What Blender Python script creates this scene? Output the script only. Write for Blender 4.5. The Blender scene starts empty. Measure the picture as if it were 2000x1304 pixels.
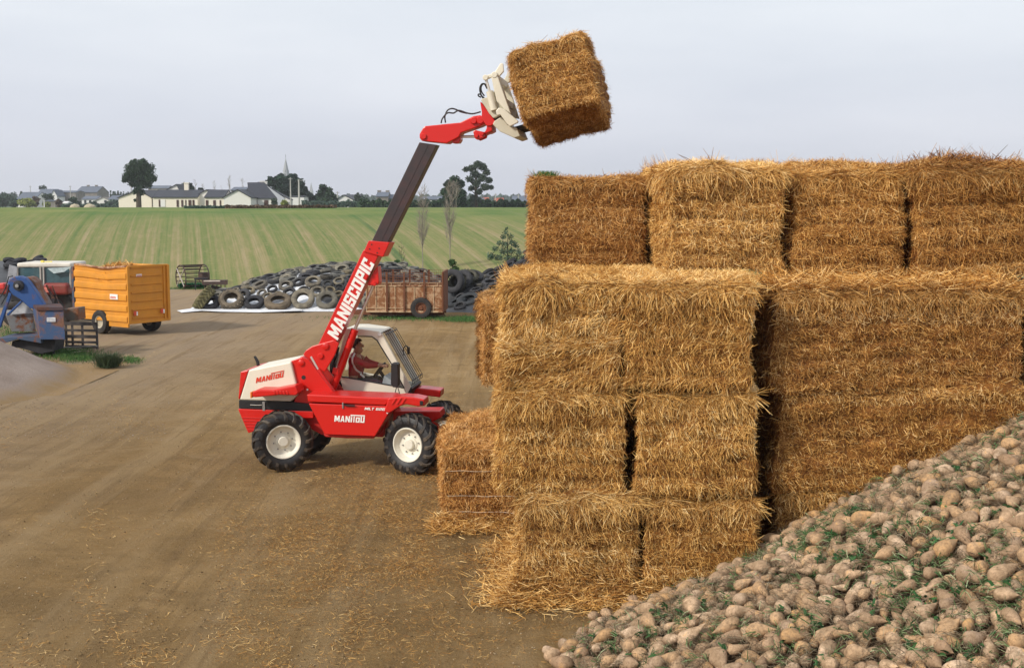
import bpy, bmesh, math, random
import numpy as np
from mathutils import Vector, Matrix
R = math.radians
SC = bpy.context.scene
COL = SC.collection
rng = np.random.default_rng(7)
random.seed(7)

# ------------------------------------------------------------------ camera
CH, PHI, F = 4.42, math.atan(260/2400), 2400.0
cam_d = bpy.data.cameras.new('camera'); cam = bpy.data.objects.new('camera', cam_d); COL.objects.link(cam)
cam_d.sensor_width = 36; cam_d.lens = F/2000*36; cam_d.clip_end = 9000; cam_d.clip_start = .1
cam.location = (0, 0, CH); cam.rotation_euler = (math.pi/2-PHI, 0, 0)
SC.camera = cam

# ------------------------------------------------------------------ sky, sun, exposure
SUN_EL, SUN_AZ = 34, -128        # azimuth of the sun measured from +Y towards +X
w = bpy.data.worlds.new('World'); SC.world = w; w.use_nodes = True
nt = w.node_tree; nt.nodes.clear(); L = nt.links.new
out = nt.nodes.new('ShaderNodeOutputWorld'); bg = nt.nodes.new('ShaderNodeBackground')
sky = nt.nodes.new('ShaderNodeTexSky'); sky.sky_type = 'NISHITA'; sky.sun_disc = False
sky.sun_elevation = R(SUN_EL); sky.sun_rotation = R(SUN_AZ); sky.air_density = 1.5; sky.dust_density = 3
tc = nt.nodes.new('ShaderNodeTexCoord')
mp = nt.nodes.new('ShaderNodeMapping'); mp.inputs['Scale'].default_value = (1.0, 1.0, 5.0); mp.inputs['Rotation'].default_value = (0, R(9), 0)
L(tc.outputs['Generated'], mp.inputs['Vector'])
nz = nt.nodes.new('ShaderNodeTexNoise'); nz.inputs['Scale'].default_value = 3.2; nz.inputs['Detail'].default_value = 5; nz.inputs['Roughness'].default_value = .5
L(mp.outputs['Vector'], nz.inputs['Vector'])
sx = nt.nodes.new('ShaderNodeSeparateXYZ'); L(tc.outputs['Generated'], sx.inputs[0])
gr = nt.nodes.new('ShaderNodeValToRGB'); L(sx.outputs['Z'], gr.inputs[0])
e = gr.color_ramp.elements; e[0].position = 0.0; e[0].color = (6.2, 6.45, 7.3, 1); e[1].position = .16; e[1].color = (7.35, 7.75, 8.35, 1)
x = gr.color_ramp.elements.new(.07); x.color = (6.85, 7.15, 7.95, 1)
cr = nt.nodes.new('ShaderNodeValToRGB'); L(nz.outputs['Fac'], cr.inputs[0])
e = cr.color_ramp.elements; e[0].position = .35; e[0].color = (.93, .94, .955, 1); e[1].position = .68; e[1].color = (1.05, 1.045, 1.035, 1)
mu = nt.nodes.new('ShaderNodeMix'); mu.data_type = 'RGBA'; mu.blend_type = 'MULTIPLY'; mu.inputs[0].default_value = 1
L(gr.outputs[0], mu.inputs[6]); L(cr.outputs[0], mu.inputs[7])
mx = nt.nodes.new('ShaderNodeMix'); mx.data_type = 'RGBA'; mx.inputs[0].default_value = .93
L(sky.outputs[0], mx.inputs[6]); L(mu.outputs[2], mx.inputs[7])
L(mx.outputs[2], bg.inputs['Color']); bg.inputs['Strength'].default_value = .10
L(bg.outputs[0], out.inputs['Surface'])
sl = bpy.data.lights.new('sun', 'SUN'); sun = bpy.data.objects.new('sun', sl); COL.objects.link(sun)
sl.energy = 3.0; sl.angle = R(5); sl.color = (1.0, .93, .82)
sdir = Vector((math.sin(R(SUN_AZ))*math.cos(R(SUN_EL)), math.cos(R(SUN_AZ))*math.cos(R(SUN_EL)), math.sin(R(SUN_EL))))
sun.rotation_euler = sdir.to_track_quat('Z', 'Y').to_euler()
SC.view_settings.view_transform = 'Standard'; SC.view_settings.look = 'None'
SC.view_settings.exposure = 0.22; SC.view_settings.gamma = 1
SC.cycles.max_bounces = 6; SC.cycles.transparent_max_bounces = 12

# ------------------------------------------------------------------ pixels of the photograph to rays
CP = np.array([0, 0, CH]); FW = np.array([0, math.cos(PHI), -math.sin(PHI)]); UP = np.array([0, math.sin(PHI), math.cos(PHI)])
def ray(px, py): return np.array([(px-1000)/F, 0, 0])+FW-(py-652)/F*UP
def at(px, py, Y):
    d = ray(px, py); return CP+d*(Y/d[1])
def G(px, py, z=0.):
    d = ray(px, py); return CP+d*((z-CH)/d[2])
def hit(px, py, fn, y0=5., y1=200., n=600):
    d = ray(px, py)
    for Y in np.linspace(y0, y1, n):
        p = CP+d*(Y/d[1])
        if p[2] <= fn(p[0], p[1]): return p
    return p
def depth(p): return float(np.dot(np.asarray(p)-CP, FW))
def proj(p):
    q = np.asarray(p)-CP; dd = np.dot(q, FW)
    return 1000+F*q[0]/dd, 652-F*np.dot(q, UP)/dd, dd

# ------------------------------------------------------------------ objects
def tag(o, label=None, cat=None, group=None, kind=None):
    if label: o['label'] = label
    if cat: o['category'] = cat
    if group: o['group'] = group
    if kind: o['kind'] = kind
    return o
def empty(name, loc=(0, 0, 0), rz=0., rot=None):
    o = bpy.data.objects.new(name, None); COL.objects.link(o); o.location = loc
    o.rotation_euler = rot or (0, 0, rz); o.empty_display_size = .1; return o
def link(name, me, parent=None, loc=(0, 0, 0), rot=(0, 0, 0), scale=(1, 1, 1)):
    o = bpy.data.objects.new(name, me); COL.objects.link(o); o.parent = parent
    o.location = loc; o.rotation_euler = rot; o.scale = scale; return o
def copy_tree(o, parent=None):
    c = o.copy(); COL.objects.link(c); c.parent = parent
    for ch in list(o.children): copy_tree(ch, c)
    return c

class MB:
    def __init__(s): s.v = []; s.f = []
    def add(s, vs, fs):
        n = len(s.v); s.v += [tuple(map(float, p)) for p in vs]; s.f += [tuple(i+n for i in f) for f in fs]; return s
    def box(s, c, d, M=None):
        x, y, z = d[0]/2, d[1]/2, d[2]/2
        vs = [Vector((a*x, b*y, e*z)) for a in (-1, 1) for b in (-1, 1) for e in (-1, 1)]
        if M is not None: vs = [M @ p for p in vs]
        vs = [p+Vector(c) for p in vs]
        return s.add(vs, [(0, 1, 3, 2), (4, 6, 7, 5), (0, 4, 5, 1), (2, 3, 7, 6), (0, 2, 6, 4), (1, 5, 7, 3)])
    def prism(s, pts, y0, y1):                  # pts (x,z) polygon, extruded along y
        n = len(pts); a = sum(pts[i][0]*pts[(i+1) % n][1]-pts[(i+1) % n][0]*pts[i][1] for i in range(n))
        if a < 0: pts = pts[::-1]
        vs = [(p[0], y0, p[1]) for p in pts]+[(p[0], y1, p[1]) for p in pts]
        fs = [tuple(range(n)), tuple(range(2*n-1, n-1, -1))]
        fs += [(i, i+n, (i+1) % n+n, (i+1) % n) for i in range(n)]
        return s.add(vs, fs)
    def tube(s, pts, r, n=8, cap=True):
        pts = [Vector(p) for p in pts]; rs = r if hasattr(r, '__len__') else [r]*len(pts)
        base = len(s.v); up = None; fs = []
        vs = []
        for i, p in enumerate(pts):
            t = (pts[min(i+1, len(pts)-1)]-pts[max(i-1, 0)])
            t = t.normalized() if t.length > 1e-9 else Vector((0, 0, 1))
            if up is None:
                up = t.orthogonal().normalized()
            else:
                up = (up-t*up.dot(t)); up = up.normalized() if up.length > 1e-6 else t.orthogonal().normalized()
            b = t.cross(up)
            for k in range(n):
                a = 2*math.pi*k/n; vs.append(p+(up*math.cos(a)+b*math.sin(a))*rs[i])
        for i in range(len(pts)-1):
            for k in range(n):
                fs.append((i*n+k, i*n+(k+1) % n, (i+1)*n+(k+1) % n, (i+1)*n+k))
        if cap: fs += [tuple(range(n-1, -1, -1)), tuple((len(pts)-1)*n+k for k in range(n))]
        return s.add(vs, fs)
    def lathe(s, prof, n=24, M=None, close=False):         # prof (r, y): revolved about the y axis
        vs = []; fs = []; m = len(prof)
        for k in range(n):
            a = 2*math.pi*k/n
            for r, y in prof: vs.append(Vector((r*math.cos(a), y, r*math.sin(a))))
        mm = m if close else m-1
        for k in range(n):
            for j in range(mm):
                a, b = k*m+j, k*m+(j+1) % m; c, d = ((k+1) % n)*m+(j+1) % m, ((k+1) % n)*m+j
                fs.append((a, b, c, d))
        if M is not None: vs = [M @ p for p in vs]
        return s.add(vs, fs)
    def build(s, name, mat, parent=None, smooth=False, bevel=0., loc=(0, 0, 0), rot=(0, 0, 0), seg=2):
        me = bpy.data.meshes.new(name); me.from_pydata(s.v, [], s.f); me.validate()
        bm = bmesh.new(); bm.from_mesh(me); bmesh.ops.recalc_face_normals(bm, faces=bm.faces); bm.to_mesh(me); bm.free()
        if mat: me.materials.append(mat)
        if smooth:
            me.polygons.foreach_set('use_smooth', [True]*len(me.polygons)); me.set_sharp_from_angle(angle=R(smooth if smooth is not True else 40))
        o = link(name, me, parent, loc, rot)
        if bevel:
            b = o.modifiers.new('bevel', 'BEVEL'); b.width = bevel; b.segments = seg; b.limit_method = 'ANGLE'; b.angle_limit = R(35)
        return o

def big_mesh(name, V, Q, mat, parent=None, smooth=False, attrs=None, tris=False):
    k = Q.shape[1]
    me = bpy.data.meshes.new(name)
    me.vertices.add(len(V)); me.vertices.foreach_set('co', np.ascontiguousarray(V, dtype=np.float32).ravel())
    me.loops.add(Q.size); me.loops.foreach_set('vertex_index', np.ascontiguousarray(Q, dtype=np.int32).ravel())
    me.polygons.add(len(Q)); me.polygons.foreach_set('loop_start', np.arange(0, Q.size, k, dtype=np.int32))
    me.polygons.foreach_set('loop_total', np.full(len(Q), k, dtype=np.int32))
    me.update(calc_edges=True)
    if smooth is not False:
        me.polygons.foreach_set('use_smooth', np.full(len(Q), True) if smooth is True else smooth)
    for an, av in (attrs or {}).items():
        a = me.attributes.new(an, 'FLOAT', 'POINT'); a.data.foreach_set('value', np.ascontiguousarray(av, dtype=np.float32))
    if mat: me.materials.append(mat)
    return link(name, me, parent)

# ------------------------------------------------------------------ materials
def ramp(n, stops):
    e = n.color_ramp.elements
    e[0].position, e[0].color = stops[0][0], (*stops[0][1], 1)
    e[1].position, e[1].color = stops[-1][0], (*stops[-1][1], 1)
    for p, c in stops[1:-1]:
        x = e.new(p); x.color = (*c, 1)
class NM:
    def __init__(s, name, rough=.8, spec=.3, metal=0.):
        s.m = bpy.data.materials.new(name); s.m.use_nodes = True; s.t = s.m.node_tree; s.t.nodes.clear()
        s.o = s.n('OutputMaterial'); s.b = s.n('BsdfPrincipled'); s.l(s.b.outputs[0], s.o.inputs[0])
        s.b.inputs['Roughness'].default_value = rough; s.b.inputs['Specular IOR Level'].default_value = spec; s.b.inputs['Metallic'].default_value = metal
    def n(s, t, **k):
        x = s.t.nodes.new('ShaderNode'+t)
        for a, b in k.items(): setattr(x, a, b)
        return x
    def l(s, a, b): s.t.links.new(a, b)
    def coord(s, kind='Object', scale=(1, 1, 1), rot=(0, 0, 0)):
        t = s.n('TexCoord'); m = s.n('Mapping'); m.inputs['Scale'].default_value = scale; m.inputs['Rotation'].default_value = rot
        if kind == 'World':
            g = s.n('NewGeometry'); s.l(g.outputs['Position'], m.inputs[0])
        else: s.l(t.outputs[kind], m.inputs[0])
        return m.outputs[0]
    def noise(s, vec, scale, detail=4, rough=.55, dist=0.):
        x = s.n('TexNoise'); x.inputs['Scale'].default_value = scale; x.inputs['Detail'].default_value = detail
        x.inputs['Roughness'].default_value = rough; x.inputs['Distortion'].default_value = dist; s.l(vec, x.inputs['Vector']); return x.outputs['Fac']
    def ramp(s, fac, stops):
        x = s.n('ValToRGB'); ramp(x, stops); s.l(fac, x.inputs[0]); return x.outputs[0]
    def mix(s, fac, a, b, mode='MIX'):
        x = s.n('Mix', data_type='RGBA', blend_type=mode)
        for sock, v in ((x.inputs[0], fac), (x.inputs[6], a), (x.inputs[7], b)):
            if isinstance(v, (int, float)): sock.default_value = v
            elif isinstance(v, tuple): sock.default_value = (*v, 1) if len(v) == 3 else v
            else: s.l(v, sock)
        return x.outputs[2]
    def math(s, op, a, b=None):
        x = s.n('Math', operation=op)
        for sock, v in ((x.inputs[0], a), (x.inputs[1], b)):
            if v is None: continue
            if isinstance(v, (int, float)): sock.default_value = v
            else: s.l(v, sock)
        return x.outputs[0]
    def col(s, c):
        if isinstance(c, tuple): s.b.inputs['Base Color'].default_value = (*c, 1)
        else: s.l(c, s.b.inputs['Base Color'])
        return s
    def bump(s, h, strength=.3, dist=.02):
        x = s.n('Bump'); x.inputs['Strength'].default_value = strength; x.inputs['Distance'].default_value = dist
        s.l(h, x.inputs['Height']); s.l(x.outputs[0], s.b.inputs['Normal']); return s
def paint(name, c, rough=.35, dirt=.25, dirtc=(.22, .15, .09), spec=.5, scale=3., metal=0., bumps=0.):
    m = NM(name, rough, spec, metal); v = m.coord()
    n1 = m.noise(v, scale, 6, .6); n2 = m.noise(v, scale*9, 4, .6)
    c1 = m.mix(m.ramp(n1, [(.35, (0, 0, 0)), (.75, (dirt,)*3)]), c, dirtc)
    c2 = m.mix(m.ramp(n2, [(.4, (0, 0, 0)), (.8, (dirt*.6,)*3)]), c1, tuple(min(1, k*.8) for k in c))
    m.col(c2); rr = m.math('MULTIPLY_ADD', n2, .25); m.t.nodes[-1].inputs[2].default_value = rough-.1; m.l(rr, m.b.inputs['Roughness'])
    if bumps: m.bump(n2, bumps, .01)
    return m.m
def rusty(name, c, rust=(.17, .065, .03), amt=.5, rough=.75, scale=3.):
    m = NM(name, rough, .25); v = m.coord()
    n1 = m.noise(v, scale, 8, .7, .4); n2 = m.noise(v, scale*12, 4, .7)
    r2 = m.ramp(n2, [(.3, tuple(k*.6 for k in rust)), (.7, tuple(min(1, k*1.7) for k in rust))])
    m.col(m.mix(m.ramp(n1, [(.62-amt*.35, (0, 0, 0)), (.72-amt*.3, (1, 1, 1))]), c, r2)); m.bump(n2, .3, .01)
    return m.m
def flat(name, c, rough=.7, spec=.3, metal=0., var=.25, scale=6.):
    m = NM(name, rough, spec, metal); v = m.coord(); n1 = m.noise(v, scale, 5, .6)
    m.col(m.ramp(n1, [(.3, tuple(k*(1-var) for k in c)), (.7, tuple(min(1, k*(1+var)) for k in c))])); return m.m
def M_straw():
    m = NM('straw', .75, .25)
    a = m.n('Attribute', attribute_name='var'); oi = m.n('ObjectInfo')
    v = m.coord(); n1 = m.noise(v, 3.5, 6, .7); n2 = m.noise(v, 60, 3, .7); n3 = m.noise(m.coord('Object', (1, 1, 3.2)), 5.5, 4, .7)
    f = m.math('ADD', a.outputs['Fac'], m.math('MULTIPLY', m.math('SUBTRACT', n2, .5), .6)); f = m.math('ADD', f, m.math('MULTIPLY', m.math('SUBTRACT', n3, .5), .75))
    c = m.ramp(f, [(0, (.10, .040, .010)), (.22, (.28, .125, .028)), (.5, (.53, .30, .085)), (.78, (.76, .52, .215)), (1, (.88, .72, .43))])
    c = m.mix(1., c, m.ramp(n1, [(.32, (.72, .62, .52)), (.5, (.98, .96, .92)), (.68, (1.15, 1.13, 1.08))]), 'MULTIPLY')
    c = m.mix(1., c, oi.outputs['Color'], 'MULTIPLY')
    m.col(c)
    m.b.inputs['Subsurface Weight'].default_value = 0
    return m.m
STRAW = M_straw()
RED = paint('red_paint', (.60, .010, .006), .30, .06, (.30, .06, .03), .5)
RED_D = paint('red_paint_worn', (.50, .016, .012), .45, .3, (.16, .05, .03), .4)
CREAM = paint('cream_paint', (.74, .70, .58), .42, .2, (.42, .36, .26))
CREAM_D = paint('cream_frame_paint', (.60, .56, .44), .5, .45, (.30, .24, .15))
BLACK = flat('black_paint', (.016, .015, .016), .5, .4)
RUBBER = paint('tyre_rubber', (.020, .019, .021), .68, .5, (.085, .065, .045), .35, 5.)
CHROME = NM('chrome', .35, .5, .75).col((.80, .76, .70)).m
STEEL = flat('dull_steel', (.30, .29, .28), .5, .4, .6)
# ------------------------------------------------------------------ ground
def tz(X, Y):
    Y = np.asarray(Y, float); X = np.asarray(X, float)
    t = np.clip((Y-62)/43, 0, 1)
    z = 3.8*(1-(1-t)**2)
    z = z-np.clip(Y-105, 0, 780)*.005
    z = z+np.clip(Y-62, 0, 20)/20*(.03*np.sin(X*.11+1)+.015*np.sin(X*.27+Y*.05))*np.clip(1.6-(Y-62)/70, 0, 1)
    return z
def gravel_z(X, Y):                                   # the pale mound on the left
    cx, cy = -15.7, 28.8
    r = np.sqrt(((X-cx)/5.0)**2+((Y-cy)/6.3)**2)
    return np.clip(1-r, 0, 1)**1.12*2.9
def grid(name, xs, ys, fz, mat, kind='structure', smooth=True):
    X, Y = np.meshgrid(xs, ys); Z = fz(X, Y)
    V = np.stack([X, Y, Z], -1).reshape(-1, 3); nx, ny = len(xs), len(ys)
    i = np.arange(nx*ny).reshape(ny, nx)
    Q = np.stack([i[:-1, :-1], i[:-1, 1:], i[1:, 1:], i[1:, :-1]], -1).reshape(-1, 4)
    o = big_mesh(name, V, Q, mat, smooth=smooth)
    if kind: o['kind'] = kind
    return o
def lump(X, Y, a, seed=0):
    r = np.random.default_rng(seed); z = 0
    for k in range(14):
        f = .5*1.45**k; th = r.uniform(0, 6.28); z = z+np.sin((X*math.cos(th)+Y*math.sin(th))*f+r.uniform(0, 6.28))*a/(1.28**k)
    return z
def M_dirt():
    m = NM('yard_dirt', .95, .1); v = m.coord('World')
    n1 = m.noise(v, .22, 6, .6, .6); n2 = m.noise(v, 1.7, 8, .65, .3); n3 = m.noise(v, 22, 6, .75); n4 = m.noise(v, 90, 3, .8)
    c = m.ramp(n1, [(.30, (.225, .134, .055)), (.5, (.33, .205, .085)), (.72, (.46, .305, .145))])
    c = m.mix(m.ramp(n2, [(.35, (0, 0, 0)), (.75, (.75, .75, .75))]), c, (.21, .128, .047))
    nq = m.noise(v, .7, 5, .7, 1.2); c = m.mix(m.ramp(nq, [(.38, (.45, .45, .45)), (.5, (0, 0, 0))]), c, (.17, .105, .045)); c = m.mix(m.ramp(nq, [(.54, (0, 0, 0)), (.66, (.4, .4, .4))]), c, (.38, .27, .15))
    # greyer gravel towards the mound on the left
    s = m.n('SeparateXYZ'); m.l(v, s.inputs[0])
    gx = m.math('ADD', m.math('MULTIPLY', s.outputs['X'], -.16), m.math('MULTIPLY', s.outputs['Y'], .025))
    gx = m.math('ADD', gx, m.math('MULTIPLY', n1, 1.1))
    c = m.mix(m.ramp(m.math('MULTIPLY', gx, .3), [(.62, (0, 0, 0)), (.95, (.75, .75, .75))]), c, (.33, .26, .195))
    # wheel ruts: long streaks running up the yard
    vr = m.coord('World', (1.5, .09, 1), (0, 0, R(-16))); nr = m.noise(vr, 1.0, 4, .6, .5)
    c = m.mix(m.ramp(nr, [(.47, (0, 0, 0)), (.64, (.42, .42, .42))]), c, (.42, .30, .165))
    vr2 = m.coord('World', (4.5, .2, 1), (0, 0, R(-16))); nr2 = m.noise(vr2, 1.0, 3, .6, .3)
    c = m.mix(m.ramp(nr2, [(.54, (0, 0, 0)), (.66, (.42, .42, .42))]), c, (.165, .10, .045))
    c = m.mix(m.ramp(n3, [(.42, (.0,)*3), (.7, (.5,)*3)]), c, (.36, .255, .13))
    c = m.mix(m.ramp(n4, [(.55, (.0,)*3), (.75, (.5,)*3)]), c, (.12, .075, .035))
    m.col(c)
    h = m.math('ADD', m.math('MULTIPLY', n3, .7), m.math('ADD', m.math('MULTIPLY', nr, 1.2), m.math('MULTIPLY', n4, .35)))
    m.bump(h, 1., .07); return m.m
def M_field():
    m = NM('field', .95, .1)
    ang = math.atan(.2625)
    v = m.coord('World', (1, 1, 0), (0, 0, -ang))   # turned so the rows run along one axis
    vs = m.n('Mapping'); vs.inputs['Scale'].default_value = (1.7, .010, 1); m.l(v, vs.inputs[0])
    vt = m.n('Mapping'); vt.inputs['Scale'].default_value = (7, .05, 1); m.l(v, vt.inputs[0])
    vu = m.n('Mapping'); vu.inputs['Scale'].default_value = (1.0, .012, 1); vu.inputs['Location'].default_value = (3, 8, 0); m.l(v, vu.inputs[0])
    n1 = m.noise(vs.outputs[0], 1, 4, .65, 0.); n2 = m.noise(vt.outputs[0], 1, 5, .7); n3 = m.noise(v, .06, 3, .6); n4 = m.noise(v, 3, 5, .7)
    f = m.math('ADD', m.math('MULTIPLY', n1, .62), m.math('MULTIPLY', n2, .38))
    c = m.ramp(f, [(.36, (.07, .125, .035)), (.43, (.12, .16, .05)), (.49, (.18, .19, .07)), (.55, (.26, .215, .105)), (.63, (.35, .275, .17))])
    c = m.mix(m.ramp(m.noise(vu.outputs[0], 1, 2, .4), [(.62, (0, 0, 0)), (.66, (.85, .85, .85))]), c, (.04, .10, .04))
    c = m.mix(m.ramp(n3, [(.4, (0, 0, 0)), (.65, (.3, .3, .3))]), c, (.145, .175, .06))
    c = m.mix(m.ramp(n4, [(.4, (0, 0, 0)), (.75, (.4, .4, .4))]), c, (.30, .26, .12)); vm = m.n('Mapping'); vm.inputs['Scale'].default_value = (2.2, .35, 1); m.l(v, vm.inputs[0]); nm_ = m.noise(vm.outputs[0], 1, 6, .75)
    c = m.mix(m.ramp(nm_, [(.45, (0, 0, 0)), (.62, (.35, .35, .35))]), c, (.12, .16, .05)); c = m.mix(m.ramp(nm_, [(.36, (.5, .5, .5)), (.46, (0, 0, 0))]), c, (.27, .22, .12))
    s = m.n('SeparateXYZ'); g = m.n('NewGeometry'); m.l(g.outputs['Position'], s.inputs[0])
    top = m.ramp(m.math('MULTIPLY', m.math('ADD', s.outputs['Y'], m.math('MULTIPLY', n3, 12)), .01), [(.84, (0, 0, 0)), (1.02, (.8, .8, .8))])
    c = m.mix(top, c, m.ramp(m.noise(v, .12, 4, .6), [(.35, (.05, .14, .03)), (.65, (.20, .22, .07))]))
    m.col(c); m.bump(n4, .5, .06); return m.m
DIRT = M_dirt()
def yard_z(X, Y):
    d = np.clip((62-Y)/6, 0, 1)
    return lump(X, Y, .013, 3)*d-.015+np.where(Y > 61.9, .012, 0)
yd = grid('yard', np.linspace(-42, 22, 300), np.concatenate([np.linspace(2, 30, 330), np.linspace(30.2, 62, 180)]), yard_z, DIRT)
FIELD = M_field()
fl = grid('field', np.concatenate([np.linspace(-160, -60, 20), np.linspace(-58, 30, 150), np.linspace(32, 150, 24)]),
          np.concatenate([np.linspace(62, 112, 90), np.linspace(114, 280, 40)]), tz, FIELD)
def M_far():
    m = NM('far_land', .95, .1); v = m.coord('World'); n = m.noise(v, .01, 5, .6)
    m.col(m.ramp(n, [(.35, (.05, .10, .04)), (.55, (.10, .14, .06)), (.7, (.20, .18, .10))])); return m.m
def far_z(X, Y): return tz(X, Y)-.3
grid('far_ground', np.linspace(-6000, 6000, 80), np.concatenate([np.linspace(-60, 900, 97), np.linspace(950, 8000, 50)]),
     lambda X, Y: np.where(Y < 66, -.25, tz(X, Y)-.25)+0*X, M_far())
# the dirt beside and behind the yard
grid('side_ground', np.linspace(-160, 160, 60), np.linspace(-50, 61.9, 40), lambda X, Y: 0*X-.09, DIRT)

# gravel mound
def M_gravel():
    m = NM('gravel', .95, .1); v = m.coord('World'); n1 = m.noise(v, 1.2, 6, .6); n2 = m.noise(v, 26, 5, .75)
    c = m.ramp(n1, [(.3, (.30, .235, .195)), (.7, (.43, .35, .30))])
    c = m.mix(m.ramp(n2, [(.4, (0,)*3), (.75, (.6,)*3)]), c, (.20, .15, .12)); s = m.n('SeparateXYZ'); m.l(v, s.inputs[0]); zf = m.math('SUBTRACT', s.outputs['Z'], m.math('MULTIPLY', n1, .55)); c = m.mix(m.ramp(m.math('ADD', zf, .5), [(.22, (1, 1, 1)), (.50, (0, 0, 0))]), c, (.29, .195, .10)); m.col(c); m.bump(n2, .7, .05); return m.m
g = grid('gravel_mound', np.linspace(-21, -10.4, 120), np.linspace(22.3, 35.3, 120), lambda X, Y: gravel_z(X, Y)+lump(X, Y, .02, 9)*np.clip(gravel_z(X, Y)*4, 0, 1)-.03, M_gravel(), None)
tag(g, 'smooth pale mound of gravel sloping down in front of the blue machine', 'gravel mound')
# ------------------------------------------------------------------ straw
def blade_mesh(P, D, N, Ln, W, lift, curl=None):
    n = len(P); S = np.cross(D, N); S /= (np.linalg.norm(S, axis=1, keepdims=True)+1e-9)
    tw = rng.normal(0, .7, (n, 1)); S2 = S*np.cos(tw)+N*np.sin(tw)
    mid = P+D*(Ln*.5)[:, None]+N*(lift*.52)[:, None]; tip = P+D*Ln[:, None]+N*(lift)[:, None]
    if curl is not None: tip = tip+curl
    w = W[:, None]/2
    V = np.stack([P-S2*w, P+S2*w, mid-S2*w, mid+S2*w, tip-S2*w*.6, tip+S2*w*.6], 1).reshape(-1, 3)
    b = np.arange(n)[:, None]*6
    Q = np.stack([b+[[0, 1, 3, 2]], b+[[2, 3, 5, 4]]], 1).reshape(-1, 4)
    return V, Q
def unit(a): return a/(np.linalg.norm(a, axis=-1, keepdims=True)+1e-9)
FACE = {'f': ((0, -1, 0), (1, 0, 0), (0, 0, 1)), 'k': ((0, 1, 0), (-1, 0, 0), (0, 0, 1)), 'l': ((-1, 0, 0), (0, -1, 0), (0, 0, 1)),
        'r': ((1, 0, 0), (0, 1, 0), (0, 0, 1)), 't': ((0, 0, 1), (1, 0, 0), (0, 1, 0)), 'b': ((0, 0, -1), (1, 0, 0), (0, -1, 0))}
class Shape:
    def __init__(s, H, seed, bands, r=.11, amp=.03, band=.075):
        s.H = np.array(H); s.r = r; q = np.random.default_rng(seed); s.bands = bands; s.band = band
        s.k = q.normal(0, 1, (12, 3))*np.geomspace(1.5, 16, 12)[:, None]; s.ph = q.uniform(0, 6.28, 12); s.a = amp/np.geomspace(1, 3.2, 12)*.5
        s.lean = q.normal(0, .012, 4)
    def __call__(s, p):
        q = p*s.H; inn = np.clip(q, -(s.H-s.r), s.H-s.r); off = q-inn; nr = unit(off)
        pos = inn+nr*s.r
        d = (np.sin(pos @ s.k.T+s.ph)*s.a).sum(1)
        z = (pos[:, 2]+s.H[2])/(2*s.H[2])
        side = 1-np.abs(nr[:, 2])
        wob = .05*np.sin(pos[:, 0]*3+s.ph[0])+.05*np.sin(pos[:, 1]*2+s.ph[1])
        d = d+side*s.band*(np.abs(np.sin(math.pi*s.bands*(z+wob*.35)))**.38-.7)
        pos = pos+nr*d[:, None]
        pos[:, 0] += s.lean[0]*pos[:, 2]*3; pos[:, 1] += s.lean[1]*pos[:, 2]*2
        return pos, nr
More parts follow.
